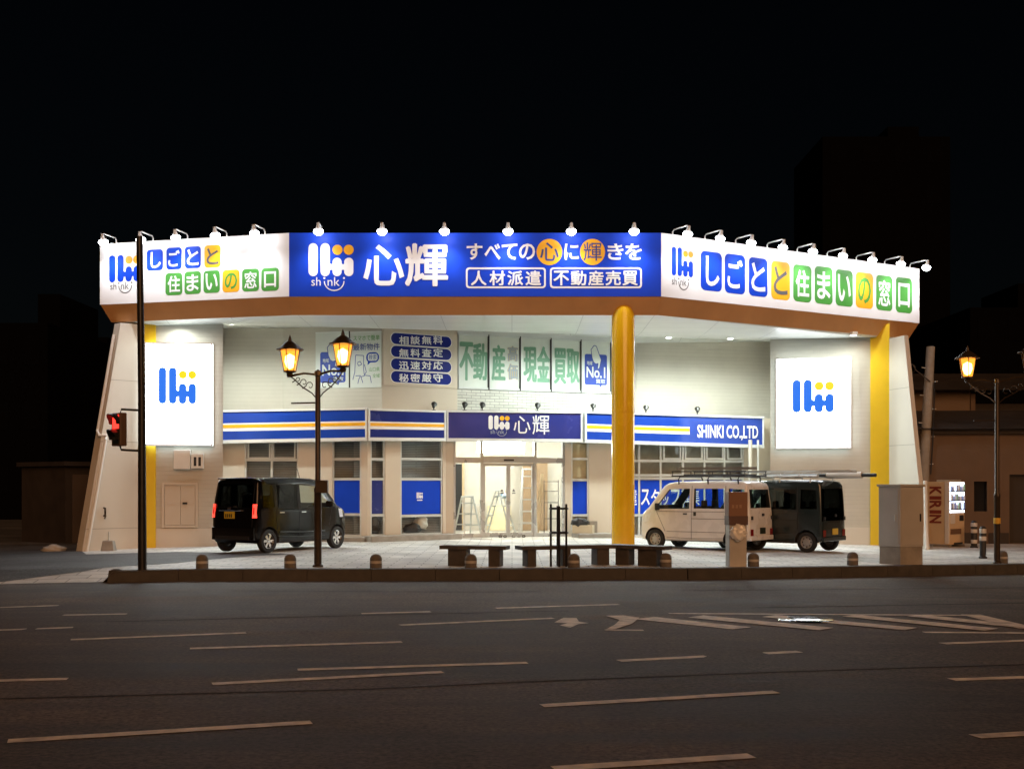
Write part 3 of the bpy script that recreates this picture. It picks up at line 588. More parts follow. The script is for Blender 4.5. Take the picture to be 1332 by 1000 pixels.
m = MB(); m.pbox(LB, LB.u(227), LB.u(248.5), LB.z(238, 610), LB.z(238, 585), .003, .16, WHITEP); part(m, 'meter_box', bevel=.01)
m = MB(); z0_, z1_ = LB.z(257, 609), LB.z(257, 590); m.pbox(LB, LB.u(249.5), LB.u(265.5), z0_, z1_, .003, .14, WHITEP); mbx = part(m, 'meter_box', bevel=.01)
for x in (253, 259): g = MB(); g.pbox(LB, LB.u(x), LB.u(x + 3.4), z0_ + .06, z1_ - .09, .140, .144, DARKROOM); g.build('meter_window', mbx, origin=BO)
m = MB(); t0 = 1.05; m.tube([fl(t0, 1.0, -.02), fl(t0, 1.0, -.09), fl(t0, .78, -.09)], .025, BRONZE); m.tube([fl(t0, .80, -.02), fl(t0, .80, -.12), fl(t0 + .03, .72, -.12)], .022, BRONZE); part(m, 'faucet')
# low kerbs and the ramp slab at the entrance
m = MB(); m.pbox(GB, GB.u(470), GB.len + .2, -.1, .16, .02, .55, CONC); m.pbox(GA, GA.u(420), GA.len, -.1, .13, .02, .45, CONC); part(m, 'planter_kerb', bevel=.02)
m = MB(); a = [GC.P(GC.u(612), -.05, 1.9), GC.P(GC.u(750), -.05, 1.9), GC.P(GC.u(735), -.05, .02), GC.P(GC.u(590), -.05, .02)]; b = [GC.P(GC.u(630), .03, 1.35), GC.P(GC.u(735), .03, 1.35), GC.P(GC.u(735), .03, .02), GC.P(GC.u(595), .03, .02)]
m.add(a + b, [(0, 1, 5, 4), (1, 2, 6, 5), (3, 0, 4, 7), (4, 5, 6, 7)], M_brick('pale_tile', (.52, .49, .43), (.48, .45, .40), (.3, .28, .25), .3, .3, .01, .5, offset=0)); part(m, 'entrance_ramp')
m = MB(); m.pbox(GC, GC.u(742), GC.u(786), -.1, .14, .1, .8, CONC); part(m, 'planter_kerb', bevel=.03)
# ================================================================== SIGNS
def sign(P, name, label, cat, group, zb, zt, o0, o1, mat, u0=0, u1=None):
    u1 = P.len if u1 is None else u1; c = P.P((u0 + u1) / 2, zb, (o0 + o1) / 2); t = thing(name, c, label, cat, group)
    m = MB(); m.pbox(P, u0, u1, zb, zt, o0, o1, mat); m.build('board', t, origin=c); return t, c
FG = 'fascia signs along the canopy'
def tiles(F, rows, t, c):
    m = MB(); l = MB()
    for ch, x0, y0, x1, y1, bg, fg, bo in rows:
        F.tile(m, x0, y0, x1, y1, bg, .2, .003); w, h = x1 - x0, y1 - y0; ins = .13 if ch != '口' else .16
        if ch in 'し': F.text(l, ch, x0 + w * .24, y0 + h * .12, x1 - w * .12, y1 - h * .12, fg, bo, .006)
        else: F.text(l, ch, x0 + w * ins, y0 + h * ins, x1 - w * ins, y1 - h * ins, fg, bo, .006)
    m.build('colour_tile', t, origin=c); l.build('lettering', t, origin=c)
# left wing
t, c = sign(SL, 'fascia_sign', 'white fascia sign with two staggered rows of coloured letter tiles', 'sign', FG, ZB, ZT, -.06, 0, WHITE)
F = Face(SL, 0); m = MB(); F.logo(m, 142, 331.5, 182, 366.5, BLUE, YEL); m.build('logo', t, origin=c); m = MB(); F.smile(m, 143.5, 366, 173, 382, DKGREY); m.build('logo_lettering', t, origin=c)
tiles(F, [('し', 191, 324.5, 212, 352, BLUE, WHITE, .02), ('ご', 216.5, 322, 236.5, 350.5, BLUE, WHITE, .02), ('と', 240.5, 320.5, 261.3, 349, BLUE, WHITE, .02), ('と', 266, 319, 287, 348, YEL, DKGREY, .016),
          ('住', 215.3, 355, 237.2, 384, GRN, WHITE, .02), ('ま', 240, 353, 261.3, 382.5, GRN, WHITE, .02), ('い', 264.8, 352, 286, 381, GRN, WHITE, .02), ('の', 289.5, 351, 311.5, 380, YEL, GRN, .018), ('窓', 315, 349.7, 337, 379, GRN, WHITE, .013), ('口', 340, 348.5, 362.8, 378.5, GRN, WHITE, .02)], t, c)
# front
t, c = sign(SF, 'fascia_sign', 'long blue fascia sign with white lettering and two yellow circles', 'sign', FG, ZB, ZT, -.06, 0, BLUE)
F = Face(SF, 0); m = MB(); F.logo(m, 401.3, 316.5, 459.7, 359.3, WHITE, YEL); m.build('logo', t, origin=c); m = MB(); F.smile(m, 405, 359, 450, 379, WHITE); m.build('logo_lettering', t, origin=c)
m = MB(); F.text(m, '心', 472.4, 318.4, 525.8, 371.5, WHITE, .016); F.text(m, '輝', 528, 318, 581.5, 371.5, WHITE, .0, heavy=.026)
for ch, a, b in (('す', 607, 627.5), ('べ', 630, 651), ('て', 652.5, 673), ('の', 675, 696), ('に', 734, 753), ('き', 790, 811), ('を', 813, 835)): F.text(m, ch, a, 317, b, 338, WHITE, .02)
for ch, a in zip('人材派遣', (613, 637, 660.5, 684)): F.text(m, ch, a, 352.8, a + 19.5, 371, WHITE, .0, heavy=.010)
for ch, a in zip('不動産売買', (720.5, 743, 765.5, 788, 810)): F.text(m, ch, a, 352.8, a + 19.2, 371, WHITE, .0, heavy=.010)
F.frame(m, 606, 348, 710, 375, .045, WHITE, .16); F.frame(m, 715.3, 348, 835, 375, .045, WHITE, .16); m.build('lettering', t, origin=c)
for a, b, ch, bo in ((698, 731.4, '心', .012), (754.4, 787, '輝', .004)):
    m = MB(); u0, u1, z0, z1 = F.rect(a, 310.8, b, 345); shape(m, F.fn(.004), disc((u0 + u1) / 2, (z0 + z1) / 2, (u1 - u0) / 2, (z1 - z0) / 2, 36), YEL); F.text(m, ch, a + 4.5, 315.5, b - 4.5, 339.5, NAVYT, bo, .008); m.build('yellow_circle', t, origin=c)
# right wing
t, c = sign(SR, 'fascia_sign', 'white fascia sign with one single row of ten coloured letter tiles', 'sign', FG, ZB, ZT, -.06, 0, WHITE)
F = Face(SR, 0); m = MB(); F.logo(m, 873.7, 322.5, 901.3, 359.5, BLUE, YEL); m.build('logo', t, origin=c); m = MB(); F.smile(m, 874, 360.5, 897, 377.5, DKGREY); m.build('logo_lettering', t, origin=c)
tiles(F, [('し', 911.3, 327.6, 939, 378.4, BLUE, WHITE, .02), ('ご', 942.7, 331, 969.2, 382, BLUE, WHITE, .02), ('と', 974, 335.6, 998.3, 385.6, BLUE, WHITE, .02), ('と', 1003, 340.5, 1027.4, 389.8, YEL, DKGREY, .016), ('住', 1031.7, 345, 1055.4, 392.7, GRN, WHITE, .02),
          ('ま', 1059.7, 347, 1083, 395.5, GRN, WHITE, .02), ('い', 1086.8, 351.3, 1109.3, 398.4, GRN, WHITE, .02), ('の', 1113, 354.8, 1135.6, 401, YEL, GRN, .018), ('窓', 1139.6, 358.5, 1160.7, 404, GRN, WHITE, .013), ('口', 1165, 361.3, 1186.4, 407, GRN, WHITE, .02)], t, c)
# light boxes on the pylons
LBX = M_emit('lit_acrylic_face', (.92, .98, 1.0), 1.6); LBS = M_emit('lit_acrylic_edge', (.84, .98, 1.0), .8)
LBB = M_emit('lit_blue_film', (.0, .034, .17), 1); LBY = M_emit('lit_yellow_film', (.95, .58, .01), .26)
for P, x0, x1, y0, y1, lab, lg in ((LB, 190, 278, 447, 580, 'glowing white lightbox sign behind the black signal pole', (208.5, 479, 257, 526)), (RB, 1009, 1107.6, 466, 583.8, 'glowing white lightbox sign above the roof racks of the vans', (1031, 494.5, 1084.5, 537))):
    u0, u1 = P.u(x0), P.u(x1); xm = (x0 + x1) / 2; zb, zt = P.z(xm, y1), P.z(xm, y0); c = P.P((u0 + u1) / 2, zb, .1); t = thing('lightbox_sign', c, lab, 'lightbox sign', 'lightbox signs on the pylons')
    m = MB(); m.pbox(P, u0, u1, zb, zt, .02, .07, ALU)
    for q in ((u0, u0 + .035, zb, zt), (u1 - .035, u1, zb, zt), (u0 + .035, u1 - .035, zb, zb + .035), (u0 + .035, u1 - .035, zt - .035, zt)): m.pbox(P, *q, .245, .27, WHITE)
    m.build('frame', t, origin=c)
    m = MB(); m.pbox(P, u0 + .01, u1 - .01, zb + .01, zt - .01, .07, .245, LBS); m.build('lit_side', t, origin=c)
    m = MB(); m.poly([P.P(u0 + .035, zb + .035, .25), P.P(u1 - .035, zb + .035, .25), P.P(u1 - .035, zt - .035, .25), P.P(u0 + .035, zt - .035, .25)], LBX); m.build('lit_face', t, origin=c)
    F = Face(P, .25); m = MB(); F.logo(m, *lg, LBB, LBY); m.build('logo', t, origin=c)
# striped bands over the shop front
BG = 'blue sign bands over the shop front'
def band(px0, s0, px1, s1, za, zb, label, kind, blue, depth=.42):
    P = Plane(px0, s0, px1, s1); z0, z1 = za; q0, q1 = zb; c = P.P(P.len / 2, min(z0, q0), -depth / 2); t = thing('band_sign', c, label, 'sign', BG)
    zz = lambda u, f: (z0 + (q0 - z0) * u / P.len) * (1 - f) + (z1 + (q1 - z1) * u / P.len) * f
    def slab_(mb, u0, u1, f0, f1, o0, o1, mat):
        vs = [P.P(u, zz(u, f), o) for f in (f0, f1) for u, o in ((u0, o1), (u1, o1), (u1, o0), (u0, o0))]
        mb.add(vs, [(3, 2, 1, 0), (4, 5, 6, 7), (0, 1, 5, 4), (1, 2, 6, 5), (2, 3, 7, 6), (3, 0, 4, 7)], mat)
    m = MB(); e = .05
    slab_(m, 0, P.len, 0, .10, -depth, .03, BANDFR); slab_(m, 0, P.len, .94, 1, -depth, .03, BANDFR); slab_(m, 0, e, .10, .94, -depth, .02, BANDFR); slab_(m, P.len - e, P.len, .10, .94, -depth, .02, BANDFR); m.build('frame', t, origin=c)
    m = MB(); slab_(m, e, P.len - e, .10, .94, -depth + .02, 0, blue); m.build('board', t, origin=c)
    if kind:
        m = MB(); e1 = P.len - e if kind == 1 else P.u(897)
        for f0, f1, mat, o in ((.36, .60, WHITE, .003), (.455, .555, YEL, .006)):
            m.poly([P.P(e, zz(e, f0), o), P.P(e1, zz(e1, f0), o), P.P(e1, zz(e1, f1), o), P.P(e, zz(e, f1), o)], mat)
        m.build('stripe', t, origin=c)
    return P, t, c
band(284, 46.0, 477.5, 46.6, (2.76, 3.70), (2.825, 3.74), 'blue band sign with yellow stripe above the black wagon', 1, BANDBLUE)
band(479, 46.6, 579.5, 44.4, (2.825, 3.72), (2.87, 3.76), 'narrow navy band sign with yellow stripe between wagon bay and entrance', 1, BANDNAVY)
P, t, c = band(581, 44.3, 757.5, 43.3, (2.87, 3.78), (2.87, 3.79), 'navy sign with white logo over the entrance doors', 0, BANDNAVY)
F = Face(P, 0); m = MB(); F.logo(m, 635.4, 540.3, 662.7, 558.5, WHITE, YEL); m.build('logo', t, origin=c); m = MB(); F.smile(m, 638, 558, 660, 567.5, SILV); m.build('logo_lettering', t, origin=c)
m = MB(); F.text(m, '心', 668, 541, 690, 563.5, WHITE, .0); F.text(m, '輝', 692.5, 540, 714.5, 565, WHITE, .002); m.build('lettering', t, origin=c)
P, t, c = band(761, 43.25, 993.5, 41.0, (2.86, 3.80), (2.755, 3.755), 'blue band sign with yellow stripe and white company name behind the yellow column', 2, BANDBLUE)
F = Face(P, 0); m = MB(); F.text(m, 'SHINKI CO.,LTD', 907, 553, 986, 572.5, WHITE, .022); m.build('lettering', t, origin=c)
# advert panels on the upper walls
SP = Plane(497, 45.5, 595, 43.8); cc = SP.P(SP.len / 2, 4.5, .03); t = thing('slogan_panel', cc, 'cream panel with four navy lozenges of white lettering', 'sign panel')
m = MB(); u0, u1, z0, z1 = Face(SP, 0).rect(498.6, 431.5, 594.5, 503); m.pbox(SP, u0, u1, z0, z1, .005, .03, M('cream_panel', (.58, .50, .40), .5, var=.04)); m.build('board', t, origin=cc)
F = Face(SP, .03)
for s_, y in (('相談無料', 435.6), ('無料査定', 452), ('迅速対応', 468.3), ('秘密厳守', 484.5)):
    m = MB(); F.tile(m, 507, y - .8, 587, y + 15, WHITE, .49, .003); F.tile(m, 507.9, y, 586.3, y + 14.3, NAVY, .49, .005)
    for i, ch in enumerate(s_): F.text(m, ch, 518.5 + i * 14.8, y + 2, 530.5 + i * 14.8, y + 12.3, WHITE, .0, .008, heavy=.007)
    m.build('lozenge', t, origin=cc)
AP = Plane(368, 44.5, 497, 45.5); WPAN = M('pale_poster', (.62, .65, .62), .5, var=.04)
cc = AP.P(AP.u(433), 4.4, .02); t = thing('poster', cc, 'pale poster with pointing hand and blue speech panel behind the street lantern', 'poster', 'posters on the upper wall')
m = MB(); u0, u1, z0, z1 = Face(AP, 0).rect(411, 433, 454.4, 504.6); m.pbox(AP, u0, u1, z0, z1, .005, .025, WPAN); m.pbox(AP, u1, u1 + .025, z0, z1 + .03, .005, .04, BLACKMET); m.pbox(AP, u0, u1, z1, z1 + .03, .005, .04, BANDFR); m.build('board', t, origin=cc)
m = MB(); noone(m, Face(AP, .025), 417, 452, 450, 500); m.build('lettering', t, origin=cc)
cc = AP.P(AP.u(476), 4.4, .02); t = thing('poster', cc, 'pale poster with green heading and line drawn figure holding a phone', 'poster', 'posters on the upper wall')
m = MB(); u0, u1, z0, z1 = Face(AP, 0).rect(456, 432.5, 496.3, 504.3); m.pbox(AP, u0, u1, z0, z1, .005, .025, WPAN); m.pbox(AP, u0, u1, z1, z1 + .03, .005, .04, BANDFR); m.build('board', t, origin=cc)
F = Face(AP, .025); m = MB(); F.text(m, 'スマホで簡単', 460, 436, 494.3, 443, GRN, .006, .004); F.text(m, '最新物件', 460, 446.5, 494.3, 455.6, NAVYT, .012, .004)
F.tile(m, 476.8, 458.3, 493.5, 471.5, BANDBLUE, .45, .003); shape(m, F.fn(.003), [F.shear(479, 470), F.shear(478.5, 475), F.shear(483, 471)], BANDBLUE); F.tile(m, 479, 460.3, 491.5, 469.3, WPAN, .3, .005); F.text(m, '検索', 480, 461, 490.5, 468.6, NAVYT, .006, .008)
F.text(m, '山口県', 480.6, 477.5, 494.3, 483, GRN, .004, .004); F.text(m, '全域', 485, 486, 494.3, 491.2, GRN, .004, .004)
for ln in ([(463, 462), (473.5, 462.5), (473.5, 480), (474.5, 489), (470, 490)], [(463, 462), (462, 484), (459.5, 494)], [(465, 472), (469, 470), (471, 474), (467, 476), (465.5, 473)], [(463, 489), (469.5, 488.5), (467, 494), (466, 499)], [(470, 490), (472.5, 498)], [(474, 488), (482, 489), (483.5, 498)], [(474.5, 474), (477, 484), (475, 487)]):
    for i, (a, b) in enumerate(zip(ln, ln[1:])):
        p, q = Vector(F.shear(*a)), Vector(F.shear(*b)); d = (q - p).normalized(); n = Vector((-d.y, d.x)) * .010; m.poly([F.fn(.004 + .0004 * i)(*v) for v in (p - n, q - n, q + n, p + n)], NAVYT)
m.build('lettering', t, origin=cc)
# ================================================================== SIGN SPOTLIGHTS on bent arms
BULB = M_emit('spot_bulb_glare', (.92, .97, 1.0), 8); HEADM = M('white_lamp_housing', (.6, .6, .6), .4, var=.05)
def spot(P, px, label, group, power=19):
    u = P.u(px); p0 = P.P(u, ZT, -.12); t = thing('sign_spotlight', p0, label, 'spotlight', group); q = lambda o, z, du=0: P.P(u + du, ZT + z, o)
    m = MB(); m.tube([q(-.12, -.1), q(-.12, .10), q(-.07, .145), q(.44, .16), q(.50, .12)], .018, HEADM, 7); m.build('arm', t, origin=p0)
    ax = (q(.38, -.5) - q(.52, .10)).normalized(); h = q(.50, .09)
    m = MB(); m.lathe([(.0, -.06), (.035, -.06), (.045, .02), (.085, .10), (.09, .125), (.08, .125), (.07, .10)], h, HEADM, 14, axis=ax); m.build('lamp_head', t, origin=p0)
    m = MB(); m.lathe([(.0, .25), (.055, .24), (.10, .205), (.122, .155), (.11, .115), (.08, .095)][::-1], h, BULB, 14, axis=ax); m.build('bulb', t, origin=p0)  # bulb drawn oversize, the lamp's glare put into its shape
    l = bpy.data.objects.new('lamp_light', bpy.data.lights.new('lamp_light', 'SPOT')); COL.objects.link(l); l.parent = t
    l.data.energy = power; l.data.spot_size = R(142); l.data.spot_blend = .9; l.data.shadow_soft_size = .05; l.data.color = (.90, .96, 1)
    l.location = h + ax * .26 - p0; d = P.P(u, ZT - 4, .35) - h; l.rotation_euler = d.to_track_quat('-Z', 'Y').to_euler()
for i, px in enumerate((148, 196, 241, 292, 342)): spot(SL, px, f'{ORD[i]} bent arm spotlight from the left above the staggered white sign', 'spotlights above the fascia signs')
for i, px in enumerate((418, 499.5, 579.5, 661, 742, 822.5)): spot(SF, px, f'{ORD[i]} bent arm spotlight from the left above the long blue sign', 'spotlights above the fascia signs')
for i, px in enumerate((879, 921, 961, 1002, 1041, 1080, 1118, 1155, 1188)): spot(SR, px, f'{ORD[i]} bent arm spotlight from the left above the single row white sign', 'spotlights above the fascia signs')
# small dead floodlights standing on the shop-front band
FL = Plane(560, 44.9, 740, 43.0)
def flood(P, px, z, label, o=-.1, sc_=1.0):
    b = P.P(P.u(px), z, o); t = thing('floodlight', b, label, 'floodlight', 'unlit floodlights on top of the sign band')
    m = MB(); m.tube([b, b + Vector((0, 0, .08 * sc_))], .02, BLACKMET, 6); m.box(b + Vector((0, 0, .01)), (.12, .1, .02), BLACKMET); m.build('bracket', t, origin=b)
    m = MB(); ax = Vector((.1, .75, .65)); m.lathe([(0, -.05), (.04, -.05), (.05, 0), (.085, .07), (.09, .10), (.0, .09)], b + Vector((0, -.02, .13 * sc_)), BLACKMET, 12, axis=ax); m.build('lamp_head', t, origin=b)
B1 = Plane(479, 46.6, 579.5, 44.4); B2 = Plane(581, 44.3, 757.5, 43.3); B3 = Plane(761, 43.25, 993.5, 41.0)
for P, px, z, lab in ((B1, 567, 3.755, 'small black floodlight on the navy striped band below the lozenge panel'), (B2, 605, 3.78, 'small black floodlight on the entrance sign nearest its left end'), (B2, 628, 3.78, 'small black floodlight above the logo of the entrance sign'),
                      (B2, 700, 3.788, 'small black floodlight on the entrance sign below the green lettering'), (B3, 773, 3.795, 'small black floodlight on the band just left of the yellow column'), (B3, 842, 3.78, 'small black floodlight on the band just right of the yellow column'), (B3, 909, 3.77, 'small black floodlight above the company name on the blue band')): flood(P, px, z, lab)
# ================================================================== STREET LANTERNS
LANT_ON = M_lantern('lit_amber_glass', (1, .29, .03), .62, .5); LANT_OFF = M_lantern('unlit_glass_faint_glow', (1, .45, .15), .02, .85); CORE = M_emit('lantern_bulb', (1, .66, .22), 7)  # the unlit glass still has a faint amber glow put into it
def lantern(t, org, c, k, lit, m_):
    """six sided tapering lantern hung on point c (its foot), k = scale"""
    c = Vector(c); f = lambda r, z: (r * k, z * k); h = MB()
    h.lathe([f(0, -.10), f(.05, -.10), f(.07, -.05), f(.05, -.02), f(.13, .0), f(.13, .025), f(0, .025)], c, m_, 12)
    h.lathe([f(.21, .43), f(.27, .43), f(.27, .45), f(.22, .47), f(.12, .56), f(.04, .61), f(.03, .66), f(.0, .74)], c, m_, 12)
    for a in range(6):
        x, y = math.cos(a * 1.0472 + .3), math.sin(a * 1.0472 + .3); h.tube([c + Vector((x * .115 * k, y * .115 * k, .02 * k)), c + Vector((x * .19 * k, y * .19 * k, .43 * k))], .010 * k, m_, 5)
    ln = h.build('lantern', t, origin=org); g = MB(); g.lathe([f(.105, .03), f(.178, .43)], c, LANT_ON if lit else LANT_OFF, 6, smooth=False); g.build('lantern_glass', ln, origin=org)
    if lit:
        g = MB(); g.lathe([f(0, .06), f(.06, .09), f(.105, .20), f(.09, .31), f(0, .36)], c, CORE, 12); g.build('bulb', ln, origin=org)
        l = bpy.data.objects.new('lamp_light', bpy.data.lights.new('lamp_light', 'POINT')); COL.objects.link(l); l.parent = t; l.location = c + Vector((0, 0, .2 * k)) - org
        l.data.energy = 300 if org.x < 5 else 1000; l.data.color = (1, .44, .12); l.data.shadow_soft_size = .09
def lamp_post(px, s, label, arms, lit, zt, k, thick, m_, extra):
    o = Vector(G(px, s)); t = thing('street_lamp', o, label, 'street lamp', 'twin lantern street lamps'); m = MB()
    m.lathe([(thick * 1.9, -.05), (thick * 1.9, .03), (thick * 1.35, .06), (thick * 1.3, 1.45), (thick * 1.45, 1.47), (thick * 1.45, 1.53), (thick, 1.56), (thick * .9, zt), (thick * 1.4, zt + .02), (thick * 1.2, zt + .1), (0, zt + .14)], o, m_, 14); m.build('pole', t, origin=o)
    for (dx, dy, dz), on in zip(arms, lit):
        e = o + Vector((dx, dy, zt + dz)); a = MB(); top = o + Vector((0, 0, zt + .03)); h = Vector((dx, dy, 0))
        a.tube([top, top + h * .5 + Vector((0, 0, dz * .4 + .0)), e + Vector((0, 0, -.08))], .022, m_, 6)
        low = o + Vector((0, 0, zt - .42)); cv = [low + h * .06, low + h * .22 + Vector((0, 0, .10)), low + h * .55 + Vector((0, 0, .22)), low + h * .85 + Vector((0, 0, .38)), e + Vector((0, 0, -.08))]
        a.tube(cv, .014, m_, 5)
        for q, r in ((.28, .085), (.5, .075), (.70, .05)):   # scrollwork
            cc_ = low + h * q + Vector((0, 0, .16 + q * .30)); hd = h.normalized(); a.tube([cc_ + (hd * math.cos(w) + Vector((0, 0, 1)) * math.sin(w)) * r * (1 - w / 9) for w in [x * .6 for x in range(10)]], .010, m_, 5)
            a.tube([cc_ + hd * r, cc_ + hd * (r + .08) + Vector((0, 0, -.05))], .012, m_, 5)
        a.build('arm', t, origin=o); lantern(t, o, e, k, on, m_)
    extra(t, o); return t
def ex1(t, o):
    m = MB(); m.tube([o + Vector((-.52, 0, 3.18)), o + Vector((0, 0, 3.19))], .016, BRONZE, 6); m.build('banner_bar', t, origin=o)
    m = MB(); m.box(o + Vector((.085, -.05, 1.56)), (.24, .16, .25), BRONZE); m.build('switch_box', t, origin=o, bevel=.01)
lamp_post(413.5, 66.9, 'bronze twin lantern street lamp with both lanterns lit near the black wagon', ((-.58, .20, .10), (.52, -.25, .16)), (1, 1), 3.70, 1.0, .055, BRONZE, ex1)
def ex2(t, o):
    m = MB(); m.tube([o + Vector((-.52, 0, 3.16)), o + Vector((0, 0, 3.17))], .014, BRONZE, 6); m.build('banner_bar', t, origin=o)
    m = MB(); m.lathe([(.072, .88), (.075, .89), (.075, 1.0), (.072, 1.01)], o, M('yellow_tape', (.75, .45, .05), .5), 14); m.build('tape_band', t, origin=o)
lamp_post(1297, 58.6, 'bronze twin lantern street lamp lit on one side beside the vending machine', ((-.62, .10, .14), (.66, -.18, .24)), (1, 0), 3.98, 1.0, .05, BRONZE, ex2)
# ================================================================== PEDESTRIAN SIGNAL
o = Vector(G(184.5, 69.2)); t = thing('pedestrian_signal', o, 'tall dark signal pole carrying a red pedestrian light', 'traffic signal')
m = MB(); m.tube([o + Vector((.01, 0, -.1)), o + Vector((0, 0, 3.2)), o + Vector((-.045, 0, 6.28))], .07, BLACKMET, 14, rs=[.082, .070, .058]); m.build('pole', t, origin=o)
m = MB(); hx = (150 - 184.5) / 69.2
for z in (3.03, 2.27): m.tube([o + Vector((0, 0, z - .02)), o + Vector((hx + .12, -.02, z)), o + Vector((hx + .09, -.02, z - (.1 if z > 2.5 else -.1)))], .022, BLACKMET, 7)
m.build('bracket', t, origin=o)
rz = R(-46); hc = o + Vector((hx + .02, -.02, 2.65)); SIGB = M('signal_body_brown', (.10, .06, .04), .5, var=.1)
m = MB(); m.box(hc + Vector((.06, .0, 0)), (.36, .14, .62), SIGB, rz); hd = m.build('signal_head', t, origin=o, bevel=.02)
nf = Vector((math.sin(rz), -math.cos(rz), 0)); sd = Vector((math.cos(rz), math.sin(rz), 0)); REDL = M_emit('red_signal_lens', (1, .03, .02), .62); DARKL = M('dark_signal_lens', (.02, .03, .03), .2)
for dz, mat in ((.145, REDL), (-.145, DARKL)):
    c0 = hc + Vector((.06, 0, dz)) + nf * .072; m = MB(); m.poly([c0 + sd * a + Vector((0, 0, b)) for a, b in ((-.13, -.13), (.13, -.13), (.13, .13), (-.13, .13))], mat); m.build('lens', hd, origin=o)
    m = MB(); v = []
    for a in range(9):
        w = R(-20 + 220 * a / 8); v.append((sd * math.cos(w) * .16 + Vector((0, 0, math.sin(w) * .15))))
    L1 = [c0 + q for q in v]; L2 = [c0 + q * .96 + nf * (.06 + .10 * max(0, q.z / .15)) for q in v]; L3 = [c0 + q * .90 + nf * (.06 + .10 * max(0, q.z / .15)) for q in v]; L4 = [c0 + q * .93 for q in v]
    for A, C in ((L1, L2), (L2, L3), (L3, L4)): m.add(A + C, [(i, i + 1, 10 + i, 9 + i) for i in range(8)], BLACKMET)
    m.build('hood', hd, origin=o)
# ================================================================== BOLLARDS, BENCHES, TREE GUARD, CABINETS
def at_z(px, s, z=0): x, y = XY(px, s); return Vector((x, y, zg(x) + z))
def ks(px):
    for (a, sa), (b, sb) in zip(KPX, KPX[1:]):
        if a <= px <= b: return sa + (sb - sa) * (px - a) / (b - a)
proto = None; BN = ['nearest the signal pole', 'just left of the lantern post', 'right of the lantern post', 'in front of the first bench', 'just right of the tree guard', 'right of the round end of the benches', 'right of the slim metal post', 'left of the large grey cabinet', 'at the foot of the right lantern post']
for i, px in enumerate((263, 377.5, 489, 612.5, 746.5, 866, 980, 1109, 1304)):
    p = at_z(px, ks(px) - (1.0 if px < 800 else 1.5))
    if proto is None:
        proto = thing('bollard', p, '', 'bollard', 'low dome topped bollards along the kerb'); m = MB()
        m.lathe([(.115, -.05), (.115, .13), (.108, .135), (.108, .15), (.115, .155), (.112, .20), (.09, .245), (.05, .27), (0, .278)], (0, 0, 0), BOLL, 18); m.build('post', proto)
        m = MB(); m.lathe([(.117, .10), (.118, .105), (.118, .145), (.117, .15)], (0, 0, 0), M('pale_ring_band', (.42, .40, .37), .6), 18); m.build('ring_band', proto); bo_ = proto
    else: bo_ = copy_tree(proto)
    bo_.location = p; bo_['label'] = 'low dome topped stone bollard ' + BN[i]
def bench(x0, x1, s0, s1, legs, label):
    a, b = at_z(x0, s0), at_z(x1, s1); d = (b - a).normalized(); n = Vector((-d.y, d.x, 0)); L = (b - a).length; c = (a + b) / 2; t = thing('bench', c, label, 'bench', 'stone slab benches on the pavement'); zt = .40
    m = MB(); pts = []; k = 14
    for i in range(k + 1): u = L * i / k; pts.append(a + d * u + n * (-.21 + .02 * math.sin(i * 1.3)))
    for i in range(k, -1, -1): u = L * i / k; pts.append(a + d * u + n * (.21 + .02 * math.sin(i * 1.7)))
    m.prism([p + Vector((0, 0, zt - .07)) for p in pts], (0, 0, .07), STONE); m.build('seat', t, origin=c, bevel=.015)
    for u0, u1 in legs:
        m = MB(); q0, q1 = a + d * L * u0, a + d * L * u1; f = [q0 - n * .16, q1 - n * .16, q1 + n * .16, q0 + n * .16]; m.prism([p + Vector((0, 0, -.03)) for p in f], (0, 0, zt - .04), STONE); m.build('leg', t, origin=c, bevel=.012)
bench(575, 661, 65.6, 66.4, ((.12, .40), (.73, .90)), 'short dark stone bench with a wide left leg behind a bollard')
bench(674, 797, 66.6, 64.8, ((.07, .16), (.44, .52), (.80, .93)), 'long dark stone bench behind the black tree guard')
bench(795, 870, 64.6, 66.2, ((.13, .36), (.52, .84)), 'dark stone bench at the foot of the yellow column')
o = at_z(727, 66.4); t = thing('tree_guard', o, 'tall empty black metal tree guard in front of the benches', 'tree guard')
for dx, dy, h in ((-.16, -.05, 1.22), (.14, -.1, 1.22), (.0, -.17, 1.18), (-.02, .16, 1.18)):
    m = MB(); m.tube([o + Vector((dx, dy, -.03)), o + Vector((dx, dy, h))], .024, BLACKMET, 6); m.build('post', t, origin=o)
for z in (.66, 1.13):
    m = MB(); m.tube([o + Vector((.175 * math.cos(a * .3927), .165 * math.sin(a * .3927), z)) for a in range(17)], .022, BLACKMET, 6); m.build('ring', t, origin=o)
# slim post with a brown box and a plastic bag
o = at_z(957.5, 65.0); t = thing('service_post', o, 'slim metal post topped with a brown box in front of the white van', 'service post')
m = MB(); m.box(o + Vector((0, 0, .40)), (.36, .26, .86), M('galvanised_post', (.40, .39, .37), .45, .4, var=.15), R(8)); m.build('post', t, origin=o, bevel=.012)
m = MB(); m.box(o + Vector((.0, -.01, 1.16)), (.39, .28, .66), M('brown_enamel', (.20, .10, .06), .45, var=.1), R(8)); bx = m.build('box', t, origin=o, bevel=.015)
m = MB(); m.box(o + Vector((.0, -.01, .92)), (.395, .285, .18), M('dark_maroon_enamel', (.075, .035, .03), .45), R(8)); m.build('lower_band', bx, origin=o)
PV = Plane(945, 66.3, 970, 66.3)
m = MB()
for i in range(3): m.box(o + Vector((-.09 + i * .075, -.166 + i * .0085, 1.20)), (.05, .006, .07), M('faded_print', (.30, .19, .13), .6), R(8))
m.build('faded_print', bx, origin=o)
